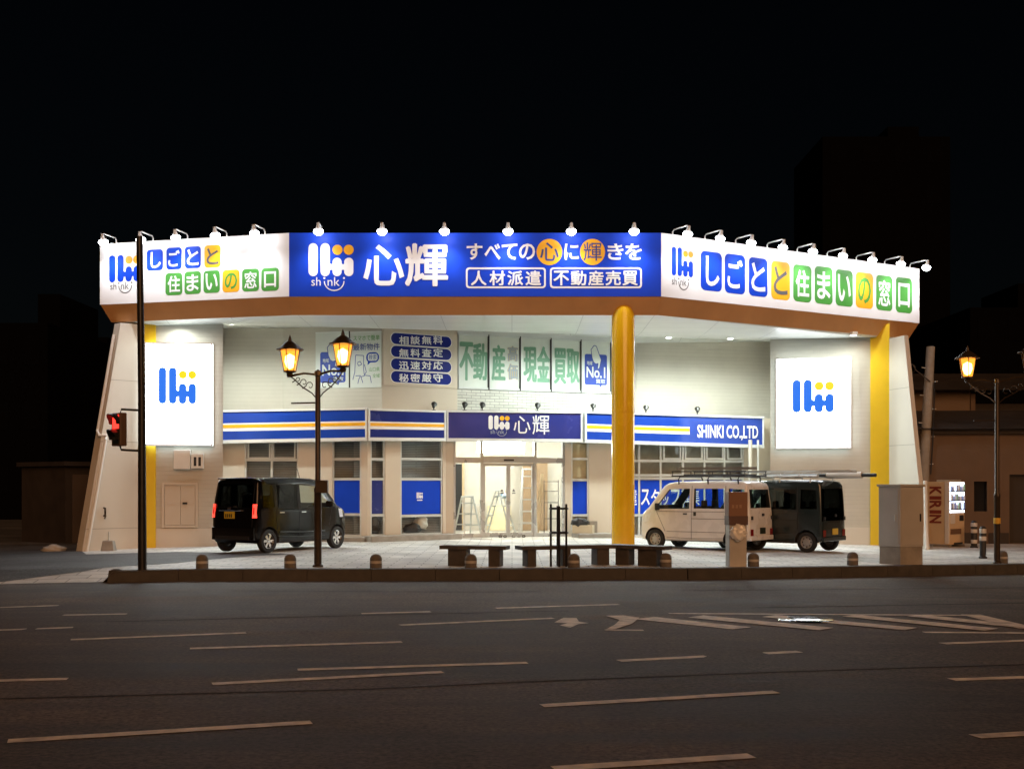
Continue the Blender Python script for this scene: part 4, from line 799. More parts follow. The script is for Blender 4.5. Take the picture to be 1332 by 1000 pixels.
bm_ = bmesh.new(); bmesh.ops.create_icosphere(bm_, subdivisions=3, radius=1)
for v in bm_.verts:
    p = v.co; w = .16 * math.sin(7 * p.x + 3 * p.z) * math.cos(6 * p.z - 2 * p.y) + .10 * math.sin(13 * p.z + 9 * p.x); w = w * .8 + .10 * math.sin(23 * p.x + 17 * p.z) * math.cos(19 * p.y); v.co = Vector((p.x * .175 * (1 - .25 * max(0, -p.z)), p.y * .075, p.z * .17)) * (1 + w)
me = bpy.data.meshes.new('plastic_bag'); bm_.to_mesh(me); bm_.free(); me.materials.append(M('crumpled_clear_plastic', (.80, .80, .78), .15, var=.1, coat=.8))
ob = bpy.data.objects.new('plastic_bag', me); COL.objects.link(ob); ob.location = o + Vector((.01, -.19, .68)); tag(ob, 'crumpled pale plastic bag hanging on the slim metal post', 'plastic bag')
# large equipment cabinet
o = at_z(1172, 60.6); t = thing('equipment_cabinet', o, 'large grey roadside equipment cabinet with a bright left side', 'cabinet'); rz = R(31); CAB = M('cabinet_grey', (.46, .45, .43), .5, var=.08)
m = MB(); m.box(o + Vector((0, 0, .17)), (.69, .58, .42), CONC, rz); m.build('plinth', t, origin=o, bevel=.01)
m = MB(); m.box(o + Vector((0, 0, 1.02)), (.71, .60, 1.28), CAB, rz); bd = m.build('body', t, origin=o, bevel=.01)
m = MB(); m.box(o + Vector((0, 0, 1.685)), (.77, .66, .05), CAB, rz); m.build('lid', t, origin=o, bevel=.01)
mt = Matrix.Rotation(rz, 3, 'Z'); m = MB(); m.box(o + mt @ Vector((0, -.303, 1.02)), (.65, .012, 1.20), CAB, rz); d_ = m.build('door', t, origin=o, bevel=.004)
m = MB(); m.box(o + mt @ Vector((-.358, 0, 1.02)), (.012, .50, 1.16), CAB, rz); d2 = m.build('door', t, origin=o, bevel=.004)
m = MB(); m.box(o + mt @ Vector((.24, -.315, 1.0)), (.03, .02, .16), BLACKMET, rz); m.build('handle', d_, origin=o)
m = MB(); m.box(o + mt @ Vector((-.37, -.16, 1.0)), (.02, .03, .14), ALU, rz); m.build('handle', d2, origin=o)
# black and white delineator posts
BW = [M('black_rubber', (.02, .02, .02), .6), M('white_reflective', (.62, .58, .52), .4)]
for px, s, lab in ((1267, 45.8, 'slim black and white delineator post nearest the vending machine'), (1278.5, 54.6, 'slim black and white delineator post nearest the right lantern post')):
    o = at_z(px, s); t = thing('delineator_post', o, lab, 'delineator post', 'black and white delineator posts'); h = .72; m = MB(); r = .085 if px < 1270 else .075
    m.lathe([(r * 1.3, -.02), (r * 1.3, .03), (r, .05), (r, h), (r * .6, h + .04), (0, h + .05)], o, BW[0], 12); m.build('post', t, origin=o)
    for z in (.42, .60) + ((.12,) if px < 1270 else ()): m = MB(); m.lathe([(r + .001, z), (r + .004, z + .005), (r + .004, z + .10), (r + .001, z + .105)], o, BW[1], 12); m.build('white_band', t, origin=o)
# ================================================================== VEHICLES
RUBBER = M('tyre_rubber', (.018, .018, .018), .8, var=.15); CARIN = M('dark_car_interior', (.03, .03, .032), .8, var=.1); SEATM = M('seat_cloth', (.10, .09, .085), .9, var=.2)
RIMB = M('polished_alloy', (.70, .70, .70), .2, .9, var=.05); RIMS = M('painted_steel_rim', (.42, .42, .42), .45, .5, var=.1); CHROME = M('chrome_trim', (.75, .75, .75), .08, 1, var=0); BLKPL = M('black_plastic', (.02, .02, .021), .5, var=.1)
TAIL_ON = M('lit_tail_lamp', (.5, .01, .01), .15, var=0, emis=(1, .05, .03), estr=.6, coat=.5); TAIL_OFF = M('red_lens', (.22, .012, .01), .1, var=0, coat=.6); HEADL = M('headlamp_glass', (.75, .78, .8), .08, var=0, coat=.5); HEAD_ON = M_emit('lit_headlamp', (1, .97, .9), 5); ORNG = M('amber_lens', (.5, .2, .02), .15, var=0)
PLATEY = M('yellow_number_plate', (.65, .47, .04), .4, var=.03); PLATEK = M('black_number_plate', (.02, .03, .02), .4, var=.03)
def cutter(vs, fs, m=None):
    me = bpy.data.meshes.new('cut'); bm = bmesh.new(); q = [bm.verts.new(v) for v in vs]
    for f in fs: bm.faces.new([q[i] for i in f])
    bmesh.ops.recalc_face_normals(bm, faces=bm.faces[:]); bm.to_mesh(me); bm.free(); me.materials.append(m or CARIN); o = bpy.data.objects.new('cut', me); COL.objects.link(o); return o
def pr(poly, vec):
    n = len(poly); a = [Vector(p) for p in poly]; b = [p + Vector(vec) for p in a]
    return a + b, [tuple(range(n)), tuple(range(n, 2 * n))[::-1]] + [(i, (i + 1) % n, n + (i + 1) % n, n + i) for i in range(n)]
def car(name, label, loc, heading, prof, W, belt, top_w, zt, wheels, wr, paint, side_w, ws, rw, glassS, glassW, rim, k=1.0):
    """small box van: prof = side outline (y along, z up); returns the root and a function giving the half width at a height"""
    L = max(p[0] for p in prof); o = Vector(loc); kk_ = k; t = thing(name, o, label, 'van' if 'van' in label else 'car', 'vehicles parked on the forecourt', R(heading - 90))
    hw = lambda z: W / 2 - (0 if z < belt else (W / 2 - top_w) * ((z - belt) / (zt - belt)) ** 1.15)
    def taper(y): return 1 - .13 * max(0, (y - (L - .55)) / .55) ** 2 - .035 * max(0, (.25 - y) / .25) ** 2
    n = len(prof); P2 = [Vector(p) for p in prof]
    area = sum(a.x * b.y - b.x * a.y for a, b in zip(P2, P2[1:] + P2[:1]))
    if area < 0: P2 = P2[::-1]
    def ins(d):
        out = []
        for i in range(n):
            e0 = (P2[i] - P2[i - 1]).normalized(); e1 = (P2[(i + 1) % n] - P2[i]).normalized(); nn = (Vector((-e0.y, e0.x)) + Vector((-e1.y, e1.x))).normalized(); out.append(P2[i] + nn * d / max(.5, nn.dot(Vector((-e0.y, e0.x)))))
        return out
    sl = [(-1, .055), (-.975, .026), (-.94, .008), (-.88, 0), (-.4, 0), (0, 0), (.4, 0), (.88, 0), (.94, .008), (.975, .026), (1, .055)]
    bm = bmesh.new(); rings = [[bm.verts.new((u * W / 2, p.x, p.y)) for p in ins(d)] for u, d in sl]
    for A, C in zip(rings, rings[1:]):
        for i in range(n): bm.faces.new((A[i], A[(i + 1) % n], C[(i + 1) % n], C[i]))
    bm.faces.new(rings[0]); bm.faces.new(rings[-1][::-1]); bmesh.ops.recalc_face_normals(bm, faces=bm.faces[:])
    for ax, cs in ((2, (.42, .62, belt - .06, belt, belt + .03, belt + .25, belt + .5)), (1, (.12, .25, .6, 1.2, 1.8, 2.4, L - .55, L - .4, L - .25, L - .1))):
        for c in cs:
            no = [0, 0, 0]; no[ax] = 1; co = [0, 0, 0]; co[ax] = c
            bmesh.ops.bisect_plane(bm, geom=bm.verts[:] + bm.edges[:] + bm.faces[:], dist=1e-4, plane_co=co, plane_no=no)
    for v in bm.verts:
        y, z = v.co.y, v.co.z; v.co.x *= hw(z) / (W / 2) * taper(y)
        if z > zt - .12: v.co.z += .025 * (1 - (v.co.x / top_w) ** 2) - .012
    me = bpy.data.meshes.new('body'); bm.to_mesh(me); bm.free(); me.materials.append(paint); me.materials.append(CARIN)
    body = bpy.data.objects.new('body', me); COL.objects.link(body); cuts = []
    y0c, y1c = .14, ws[2] - .05
    cuts.append(cutter(*pr([(-W / 2 + .09, y0c, .50), (W / 2 - .09, y0c, .50), (W / 2 - .09, y1c, .50), (-W / 2 + .09, y1c, .50)], (0, 0, belt - .5 + .02))))
    cuts.append(cutter(*pr([(-top_w + .07, y0c, belt + .005), (top_w - .07, y0c, belt + .005), (top_w - .07, y1c - .15, belt + .005), (-top_w + .07, y1c - .15, belt + .005)], (0, 0, zt - belt - .09))))
    for w in side_w: cuts.append(cutter(*pr([(-W, a, b) for a, b in w], (2 * W, 0, 0))))
    zb_, zt_, yb_, yt_ = ws[0], ws[1], ws[2], ws[3]; k = .07
    cuts.append(cutter(*pr([(-hw(zb_) + k, yt_ - .35, zb_), (hw(zb_) - k, yt_ - .35, zb_), (hw(zt_) - k, yt_ - .35, zt_), (-hw(zt_) + k, yt_ - .35, zt_)], (0, 1.3, 0))))
    cuts.append(cutter(*pr([(-hw(rw[0]) + rw[2], -.2, rw[0]), (hw(rw[0]) - rw[2], -.2, rw[0]), (hw(rw[1]) - rw[2], -.2, rw[1]), (-hw(rw[1]) + rw[2], -.2, rw[1])], (0, .6, 0))))
    for wy in wheels:
        for s in (-1, 1):
            c = [(s * .42, wy + (wr + .055) * math.cos(6.28318 * q / 24), wr + (wr + .055) * math.sin(6.28318 * q / 24)) for q in range(24)]; cuts.append(cutter(*pr(c, (s * .6, 0, 0))))
    for c in cuts:
        md = body.modifiers.new('b', 'BOOLEAN'); md.object = c; md.operation = 'DIFFERENCE'; md.solver = 'EXACT'; md.material_mode = 'TRANSFER'
    dg = bpy.context.evaluated_depsgraph_get(); m2 = bpy.data.meshes.new_from_object(body.evaluated_get(dg)); body.modifiers.clear(); body.data = m2
    for c in cuts: bpy.data.objects.remove(c)
    m2.shade_smooth(); m2.set_sharp_from_angle(angle=R(32)); body.parent = t
    X = lambda z, y, d=.012: hw(z) * taper(y) - d
    for s in (-1, 1):
        for w in side_w:
            m = MB(); pts = [(s * X(b, a), a, b) for a, b in w]; m.poly(pts if s > 0 else pts[::-1], glassS if w is not side_w[-1] else glassW); m.build('window', t)
    yat = lambda z: yb_ + (yt_ - yb_) * (z - zb_) / (zt_ - zb_)
    m = MB(); m.poly([(-hw(zb_) + k, yb_ - .015, zb_), (hw(zb_) - k, yb_ - .015, zb_), (hw(zt_) - k, yt_ - .015, zt_), (-hw(zt_) + k, yt_ - .015, zt_)], glassW); m.build('windscreen', t)
    yr = lambda z: rw[3] + (rw[4] - rw[3]) * (z - rw[0]) / (rw[1] - rw[0])
    m = MB(); m.poly([(hw(rw[0]) - rw[2], yr(rw[0]) + .02, rw[0]), (-hw(rw[0]) + rw[2], yr(rw[0]) + .02, rw[0]), (-hw(rw[1]) + rw[2], yr(rw[1]) + .02, rw[1]), (hw(rw[1]) - rw[2], yr(rw[1]) + .02, rw[1])], glassS); m.build('rear_window', t)
    for sy in (1.05, L - 1.55):                              # two rows of seats
        for sx in (-.3, .3):
            m = MB(); m.box((sx, sy, .62), (.42, .45, .16), SEATM); m.box((sx, sy - .22, .92), (.42, .13, .56), SEATM, 0, (R(-10), 'X')); m.box((sx, sy - .28, 1.27), (.22, .10, .18), SEATM); m.build('seat', t, bevel=.03)
    m = MB(); m.tube([(.3 + .17 * math.cos(q * .5236), L - .95 + .05 * math.sin(q * .5236), 1.0 + .16 * math.sin(q * .5236)) for q in range(13)], .016, BLKPL, 6); m.build('steering_wheel', t)
    for wy in wheels:
        for s in (-1, 1):
            wx = s * (W / 2 - .085); m = MB(); ax = (s, 0, 0)
            m.lathe([(wr * .62, -.075), (wr * .93, -.075), (wr, -.045), (wr, .045), (wr * .93, .072), (wr * .66, .075), (wr * .62, .05)], (wx, wy, wr), RUBBER, 28, axis=ax); ty = m.build('wheel', t)
            m = MB(); kk = wr * .64
            if rim == 'alloy':
                m.lathe([(kk, .06), (kk * .9, .066), (kk * .86, .03), (kk * .86, -.05)], (wx, wy, wr), RIMB, 28, axis=ax); m.lathe([(kk * .86, .0), (0, .0)], (wx, wy, wr), BLKPL, 20, axis=ax)
                for q in range(6):
                    a = q * 1.0472; d1 = Vector((0, math.cos(a), math.sin(a))); d2 = Vector((0, -math.sin(a), math.cos(a))); c0 = Vector((wx + s * .045, wy, wr)); w0, w1 = .022, .036
                    m.add([c0 + d1 * .02 - d2 * w0, c0 + d1 * .02 + d2 * w0, c0 + d1 * kk * .9 + d2 * w1, c0 + d1 * kk * .9 - d2 * w1], [(0, 1, 2, 3)], RIMB)
                m.lathe([(.035, .04), (.03, .056), (0, .058)], (wx, wy, wr), RIMB, 12, axis=ax)
            else:
                m.lathe([(kk, .055), (kk * .9, .062), (kk * .8, .03), (kk * .55, .035), (kk * .45, .06), (kk * .22, .066), (.0, .066)], (wx, wy, wr), RIMS, 28, axis=ax)
                for q in range(8): a = q * .7854; m.lathe([(.02, .034), (.0, .0345)], (wx, wy + math.cos(a) * kk * .7, wr + math.sin(a) * kk * .7), BLKPL, 8, axis=ax)
            m.build('rim', ty)
    m = MB(); m.box((0, wheels[0] + (wheels[1] - wheels[0]) / 2, .27), (W - .28, wheels[1] - wheels[0] - .5, .08), BLKPL); m.build('underbody', t)
    t.scale = (kk_,) * 3
    return t, X
def seam(t, X, pts, s, name='door_seam'):
    m = MB(); m.tube([(s * X(z, y, -.001), y, z) for y, z in pts], .006, BLKPL, 5); m.build(name, t)
def kmid(t, pt, heading, y0, k=1.0):                         # root location so that the local point (x,y0) sits at pt
    a = R(heading - 90); x, y = y0[0] * k, y0[1] * k; return Vector((pt[0] - (x * math.cos(a) - y * math.sin(a)), pt[1] - (x * math.sin(a) + y * math.cos(a))))
# black wagon, seen from its rear right
BP = M('black_gloss_paint', (.004, .004, .005), .10, var=0, coat=.2); dull(BP, .3)
prof = [(.10, .24), (.015, .34), (0, .52), (.01, .98), (.055, 1.30), (.115, 1.68), (.165, 1.745), (.34, 1.785), (1.2, 1.80), (2.05, 1.78), (2.32, 1.735), (2.44, 1.68), (2.97, 1.12), (3.10, 1.06), (3.30, .99), (3.36, .90), (3.39, .70), (3.395, .42), (3.35, .27), (3.2, .22), (.3, .22)]
hd_ = 58.5; wp = XY(347.5, 55.6); l = kmid(None, wp, hd_, (.66, .44), .985)
side = [[(.22, 1.08), (.26, 1.60), (.62, 1.61), (.64, 1.08)], [(.74, 1.06), (.74, 1.61), (1.46, 1.615), (1.46, 1.05)], [(1.56, 1.05), (1.56, 1.615), (2.30, 1.58), (2.66, 1.20), (2.66, 1.06)]]
t, X = car('parked_car', 'black boxy small wagon with red tail lamps lit', (*l, 0), hd_, prof, 1.475, 1.02, .655, 1.80, (.44, 2.96), .285, BP, side, (1.16, 1.66, 2.92, 2.46), (1.08, 1.64, .09, .02, .105), CARGLASS, CARGLASSC, 'alloy', .985)
for s in (-1, 1):
    m = MB(); m.pbox if 0 else None
    m.add([(s * X(z, .04, dx), y, z) for z in (.84, 1.16) for dx, y in ((.12, -.012 + (z - .82) * .1), (.02, .0 + (z - .82) * .1), (-.006, .10 + (z - .82) * .1))], [(0, 1, 4, 3), (1, 2, 5, 4)] if s < 0 else [(3, 4, 1, 0), (4, 5, 2, 1)], TAIL_ON)
    tl = m.build('tail_lamp', t)
    m = MB(); m.add([(s * X(z, .04, dx), -.018 + (z - .82) * .1, z) for z in (.92, 1.08) for dx in (.09, .05)], [(0, 1, 3, 2)], M('smoked_red_lens', (.06, .004, .004), .15, var=0, emis=(.5, .01, .01), estr=.15)); m.build('inner_lens', tl)
    m = MB(); m.add([(s * X(z, L_, -.004), L_, z) for L_, z in ((2.98, 1.02), (3.17, .98), (3.20, .80), (3.04, .80))], [(0, 1, 2, 3)], HEADL); m.add([(s * (.60 - i * .14), 3.385 - .06 * (1 - i) - (.035 if z > .9 else 0), z) for i in (0, 1) for z in (.78, .95)], [(0, 1, 3, 2)], HEAD_ON); m.build('headlight', t)
    for pts in ([(.70, .40), (.69, 1.02), (.70, 1.66)], [(1.51, .36), (1.51, 1.02), (1.51, 1.68)], [(2.62, .62), (2.72, 1.03)], [(.70, .40), (1.51, .36), (2.45, .36)]): seam(t, X, pts, s)
    for y in (.86, 1.64): m = MB(); m.box((s * X(.93, y, -.012), y, .955), (.025, .17, .028), CHROME); m.build('door_handle', t, bevel=.006)
    m = MB(); m.box((s * (X(1.1, 2.5, 0) + .10), 2.52, 1.14), (.19, .09, .15), BP); m.box((s * (X(1.1, 2.5, 0) + .0), 2.56, 1.08), (.08, .05, .04), BLKPL); m.build('side_mirror', t, bevel=.02)
    m = MB(); m.tube([(s * X(.5, .9, -.004), .8, .49), (s * X(.5, 1.5, -.008), 1.6, .47), (s * X(.5, 2.4, -.004), 2.45, .47)], .014, BLKPL, 5); m.build('side_moulding', t)
    m = MB(); m.box((s * .58, -.012, .50), (.14, .02, .055), TAIL_OFF); m.build('reflector', t)
m = MB(); m.box((0, .0, .46), (1.34, .09, .30), BP); m.box((0, -.05, .36), (1.1, .03, .10), BLKPL); m.build('bumper', t, bevel=.03)
m = MB(); m.box((-.12, -.012, .90), (.33, .012, .165), PLATEY); pl = m.build('number_plate', t); m = MB()
for i in range(4): m.box((-.23 + i * .06, -.020, .885), (.035, .003, .085), BLKPL)
m.build('plate_lettering', pl)
m = MB(); m.tube([(-.45, -.012, 1.01), (.25, -.016, 1.01)], .016, CHROME, 6); m.build('tailgate_trim', t)
m = MB(); m.tube([(.02, .085, 1.12), (-.30, .062, 1.16)], .012, BLKPL, 5); m.box((.03, .02, 1.10), (.07, .06, .04), BLKPL); m.build('rear_wiper', t)
for s in (-1, 1): seam(t, lambda z, y, d: .60 - d, [(-.012, .62), (.0, 1.0), (.10, 1.68)], s)
m = MB(); m.box((-.12, -.02, 1.06), (.10, .012, .05), CHROME); m.build('emblem', t, bevel=.01)
m = MB(); m.tube([(.3, 2.0, 1.79), (.3, 1.94, 1.93), (.3, 1.9, 2.02)], .008, BLKPL, 5); m.build('aerial', t)
m = MB(); m.box((0, .11, 1.765), (1.1, .16, .03), BP); m.build('roof_spoiler', t, bevel=.01)
# white van
WP = M('white_van_paint', (.72, .71, .69), .28, var=.04, coat=.5)
prof = [(.06, .30), (.0, .38), (-.005, .60), (.0, .95), (.05, 1.40), (.09, 1.74), (.14, 1.83), (.26, 1.875), (1.2, 1.89), (2.3, 1.87), (2.50, 1.83), (2.62, 1.76), (3.10, 1.17), (3.22, 1.08), (3.33, .98), (3.375, .85), (3.395, .62), (3.395, .36), (3.34, .26), (3.2, .24), (.3, .25)]
hd_ = 143; wp = XY(853.5, 50.6); l = kmid(None, wp, hd_, (-.66, 2.88), .92)
side = [[(.14, 1.16), (.17, 1.66), (.62, 1.68), (.62, 1.16)], [(.74, 1.14), (.74, 1.68), (1.66, 1.68), (1.66, 1.14)], [(1.80, 1.13), (1.80, 1.68), (2.44, 1.66), (2.80, 1.22), (2.82, 1.12)]]
van, X = car('parked_van', 'white box van with a black roof rack behind the slim metal post', (*l, zg(5.2)), hd_, prof, 1.475, 1.04, .67, 1.89, (.45, 2.88), .275, WP, side, (1.22, 1.72, 3.04, 2.64), (1.16, 1.66, .12, .015, .08), CARGLASSC, CARGLASSC, 'steel', .92)
def van_bits(t, X, plate, rackm, paint, rack=True):
    for s in (-1, 1):
        m = MB(); m.add([(s * X(z, .04, dx), -.014, z) for z in (.42, .60) for dx in (.22, .05)], [(0, 1, 3, 2) if s < 0 else (2, 3, 1, 0)], TAIL_OFF); m.build('tail_lamp', t)
        m = MB(); m.add([(s * X(z, y, -.004), y, z) for y, z in ((3.0, 1.0), (3.22, .94), (3.26, .74), (3.08, .78))], [(0, 1, 2, 3)], HEADL); m.build('headlight', t)
        for pts in ([(.70, .34), (.70, 1.08), (.71, 1.76)], [(1.73, .30), (1.73, 1.08), (1.73, 1.76)], [(2.55, .50), (2.84, 1.08)], [(.72, .34), (1.73, .32), (2.5, .34)], [(.5, 1.06), (1.73, 1.05), (2.8, 1.05)], [(.72, .86), (1.73, .86)], [(.72, .50), (2.5, .50)]): seam(t, X, pts, s)
        for y in (1.62, 1.92): m = MB(); m.box((s * X(.95, y, -.012), y, .99), (.03, .07 if y < 1.7 else .12, .10 if y < 1.7 else .035), BLKPL); m.build('door_handle', t, bevel=.006)
        m = MB(); m.box((s * (X(1.1, 2.7, 0) + .11), 2.74, 1.18), (.16, .08, .20), BLKPL); m.box((s * (X(1.1, 2.7, 0) + .02), 2.76, 1.14), (.1, .04, .04), BLKPL); m.build('side_mirror', t, bevel=.02)
        m = MB(); m.box((s * .60, -.02, .90), (.05, .05, .10), BLKPL); m.build('hinge', t)
    m = MB(); m.box((0, .0, .36), (1.36, .08, .13), paint); m.build('bumper', t, bevel=.02)
    m = MB(); m.box((.06, -.012, .55), (.33, .012, .165), plate); m.build('number_plate', t)
    m = MB(); m.box((.06, -.025, .98), (.11, .03, .07), BLKPL); m.build('tailgate_handle', t, bevel=.008)
    if rack:
        m = MB()
        for y in (.35, 1.25, 2.15):
            for s in (-1, 1): m.tube([(s * .66, y, 1.80), (s * .69, y, 1.93), (s * .63, y, 2.00)], .022, rackm, 6)
            m.tube([(-.63, y, 2.0), (.63, y, 2.0)], .02, rackm, 6)
        for s in (-1, 1): m.tube([(s * .63, .15, 2.03), (s * .63, 2.4, 2.03)], .02, rackm, 6); m.tube([(s * .63, .15, 2.15), (s * .63, 2.4, 2.15)], .016, rackm, 6); m.tube([(s * .30, .3, 2.05), (s * .30, 2.2, 2.05)], .03, rackm, 6); [m.tube([(s * .63, yy, 2.0), (s * .63, yy, 2.15)], .012, rackm, 5) for yy in (.18, .7, 1.25, 1.8, 2.37)]
        m.build('roof_rack', t)
van_bits(van, X, PLATEK, BLKPL, WP)
GP = M('dark_green_grey_paint', (.018, .028, .030), .2, var=.03, coat=.5)
prof2 = [(.06, .30), (.0, .38), (-.005, .60), (.0, .95), (.02, 1.40), (.05, 1.78), (.12, 1.89), (.26, 1.92), (1.2, 1.93), (2.3, 1.91), (2.50, 1.87), (2.62, 1.79), (3.10, 1.17), (3.22, 1.08), (3.33, .98), (3.375, .85), (3.395, .62), (3.395, .36), (3.34, .26), (3.2, .24), (.3, .25)]
hd_ = 140; wp = XY(1050, 52.4); l = kmid(None, wp, hd_, (-.66, .45), .93)
van2, X = car('parked_van', 'dark green grey box van with ladders on its roof', (*l, zg(7.2)), hd_, prof2, 1.475, 1.04, .69, 1.93, (.45, 2.88), .275, GP, side, (1.22, 1.72, 3.04, 2.64), (.84, 1.70, .05, .01, .05), CARGLASS, CARGLASSC, 'steel', .93)
van_bits(van2, X, PLATEY, ALU, GP)
# ladders carried on the racks: things of their own
def ladder_on(t, y0, y1, x0, x1, z, mat, label, sag=0):
    Mx = Matrix.Translation(t.location) @ Matrix.Rotation(t.rotation_euler.z, 4, 'Z') @ Matrix.Diagonal((*t.scale, 1)); c = Mx @ Vector(((x0 + x1) / 2, (y0 + y1) / 2, z)); ld = thing('ladder', c, label, 'ladder'); ld.rotation_euler.z = t.rotation_euler.z; ld.scale = t.scale
    L = y1 - y0; w = (x1 - x0) / 2
    for s in (-1, 1): m = MB(); m.box((s * w, 0, 0), (.03, L, .07), mat); m.build('rail', ld)
    for i in range(int(L / .3)): m = MB(); m.tube([(-w, -L / 2 + .15 + i * .3, 0), (w, -L / 2 + .15 + i * .3, 0)], .015, mat, 6); m.build('rung', ld)
    return ld
ladder_on(van, .1, 2.3, -.50, -.08, 2.23, M('dull_ladder_metal', (.30, .29, .27), .45, .5), 'dull metal ladder lying on the roof rack of the white van')
ladder_on(van2, -.7, 2.4, -.52, -.12, 2.16, ALU, 'bright aluminium ladder overhanging the tail of the dark van')
Mx = Matrix.Translation(van2.location) @ Matrix.Rotation(van2.rotation_euler.z, 4, 'Z') @ Matrix.Diagonal((*van2.scale, 1))
m = MB(); a, b = Mx @ Vector((.2, 2.2, 2.06)), Mx @ Vector((.2, -1.1, 2.06)); c = (a + b) / 2; t = thing('pole_bundle', c, 'dark pole with a white end strapped on the dark van roof', 'pole'); m.tube([a, b], .045, BLKPL, 8); m.build('pole', t, origin=c); m = MB(); m.tube([b + (a - b) * .12, b + (a - b) * .42], .085, WHITEP, 10); m.build('wrapped_end', t, origin=c)
m = MB(); a, b = Mx @ Vector((.45, 2.3, 2.05)), Mx @ Vector((.45, -.3, 2.05)); m.tube([a, b], .04, ALU, 8); tag(m.build('pipe'), 'aluminium pipe lying along the dark van roof rack', 'pipe')
# ================================================================== VENDING MACHINE
o = at_z(1230, 45.2); rz = R(44); t = thing('vending_machine', o, 'beige drink vending machine with a glowing display and red side lettering', 'vending machine'); mt = Matrix.Rotation(rz, 3, 'Z'); q = lambda x, y, z: o + mt @ Vector((x, y, z))
VB = M('vending_beige', (.64, .48, .30), .45, var=.06); VW = M('vending_white', (.70, .68, .66), .4, var=.04); H = 1.84
m = MB(); m.box(q(0, .06, H / 2 + .05), (.98, .56, H - .06), VB, rz); m.build('body', t, origin=o, bevel=.01)
m = MB(); m.box(q(0, -.27, H / 2 + .05), (1.0, .11, H - .04), VB, rz); dr = m.build('door', t, origin=o, bevel=.012)
m = MB(); m.box(q(-.475, -.285, H / 2 + .06), (.055, .125, H - .08), VW, rz); m.build('door_edge', dr, origin=o, bevel=.01)
DISP = M_emit('vending_display_light', (.72, .82, 1.0), .75)
m = MB(); m.box(q(.02, -.33, 1.41), (.90, .02, .86), DISP, rz); ds = m.build('display', t, origin=o)
cm = [M('can_' + n, c_, .3, var=.03) for n, c_ in (('blue', (.25, .35, .65)), ('green', (.3, .5, .35)), ('cream', (.7, .68, .6)), ('pale', (.6, .62, .68)), ('grey', (.3, .3, .36)))]
for r_, z in enumerate((1.60, 1.33, 1.08)):
    m = MB(); m.box(q(.02, -.35, z - .015), (.90, .05, .03), BLKPL, rz); m.build('shelf', ds, origin=o)
    for i in range(8):
        if random.random() < .12: continue
        m = MB(); hh = random.choice((.13, .17, .19)); m.lathe([(.03, 0), (.033, .01), (.033, hh * .8), (.02, hh), (0, hh)], q(-.36 + i * .108, -.365, z), cm[(i * 3 + r_ * 2) % 5], 10); m.build('drink', ds, origin=o)
m = MB(); m.box(q(.30, -.335, .82), (.22, .02, .16), BLKPL, rz); m.build('coin_panel', dr, origin=o); m = MB(); m.box(q(-.24, -.335, .80), (.28, .015, .26), VW, rz); m.build('notice', dr, origin=o)
m = MB(); m.box(q(-.05, -.335, .44), (.62, .02, .15), M('delivery_flap', (.16, .09, .05), .4), rz); m.build('delivery_flap', dr, origin=o); m = MB(); m.box(q(.1, -.335, .10), (.5, .02, .05), BLKPL, rz); m.build('vent', dr, origin=o)
a0 = q(-.4905, -.22, 0); a1 = q(-.4905, .34, 0)
class VP:                                                    # upright side face of the machine
    a = Vector((a1.x, a1.y)); r = Vector((a0.x - a1.x, a0.y - a1.y)).normalized(); n = Vector((r.y, -r.x))
    @staticmethod
    def P(u, z, off=0): p = VP.a + VP.r * u + VP.n * off; return Vector((p.x, p.y, o.z + z))
m = MB(); VR = M('dark_red_print', (.22, .035, .02), .5, var=.05)
for i, ch in enumerate('KIRIN'):                             # the word runs down the side, letters lying on their side
    vs, fs = glyphs(ch, .035); h = .10 if ch == 'I' else .24; zt0 = 1.72 - sum((.13 if k == 'I' else .27) for k in 'KIRIN'[:i])
    m.add([VP.P(.10 + y * .36, zt0 - x * h, .004) for x, y in vs], fs, VR)
m.build('lettering', t, origin=o)
m = MB(); m.box(q(0, -.1, H + .05), (.7, .4, .05), ALU, rz); m.build('top_cover', t, origin=o, bevel=.01)
for x in (-.4, .4): m = MB(); m.box(q(x, -.1, .0), (.12, .5, .12), CONC, rz); m.build('foot', t, origin=o)
# ================================================================== IN AND AROUND THE ENTRANCE
def stepladder(px, s, h, w, spread, rungs, rz, mat, label, z0=.05):
    x, y = XY(px, s); o = Vector((x, y, z0)); t = thing('stepladder', o, label, 'stepladder', None, R(rz))
    for d in (-1, 1):
        for s_ in (-1, 1): m = MB(); m.tube([(s_ * w / 2, d * spread / 2, 0), (s_ * w * .30, d * .05, h)], .028, mat, 6); m.build('leg', t)
        for i in range(rungs):
            k = (i + 1) / (rungs + .6); ww = w / 2 + (w * .30 - w / 2) * k; yy = d * (spread / 2 + (.05 - spread / 2) * k); m = MB(); m.box((0, yy, h * k), (2 * ww, .07, .035), mat); m.build('rung', t)
    m = MB(); m.box((0, 0, h), (w * .66, .16, .05), mat); m.build('top_step', t, bevel=.01); return t
stepladder(608, 42.6, 1.18, .55, .85, 3, 25, ALU, 'low aluminium stepladder behind the side pane of the entrance')
stepladder(649, 42.0, 1.35, .48, .95, 4, 70, ALU, 'aluminium stepladder standing sideways behind the sliding door')
stepladder(686.5, 42.0, 2.02, .50, .9, 5, 4, WHITEP, 'tall white stepladder facing the road behind the sliding door')
p = Vector((*XY(655, 41.8), 1.25)); m = MB(); m.box(p, (.26, .22, .12), M('pale_blue_cloth', (.35, .55, .72), .8, var=.2), R(30), (R(12), 'X')); tag(m.build('cloth', bevel=.04), 'pale blue cloth draped on top of the sideways stepladder', 'cloth')
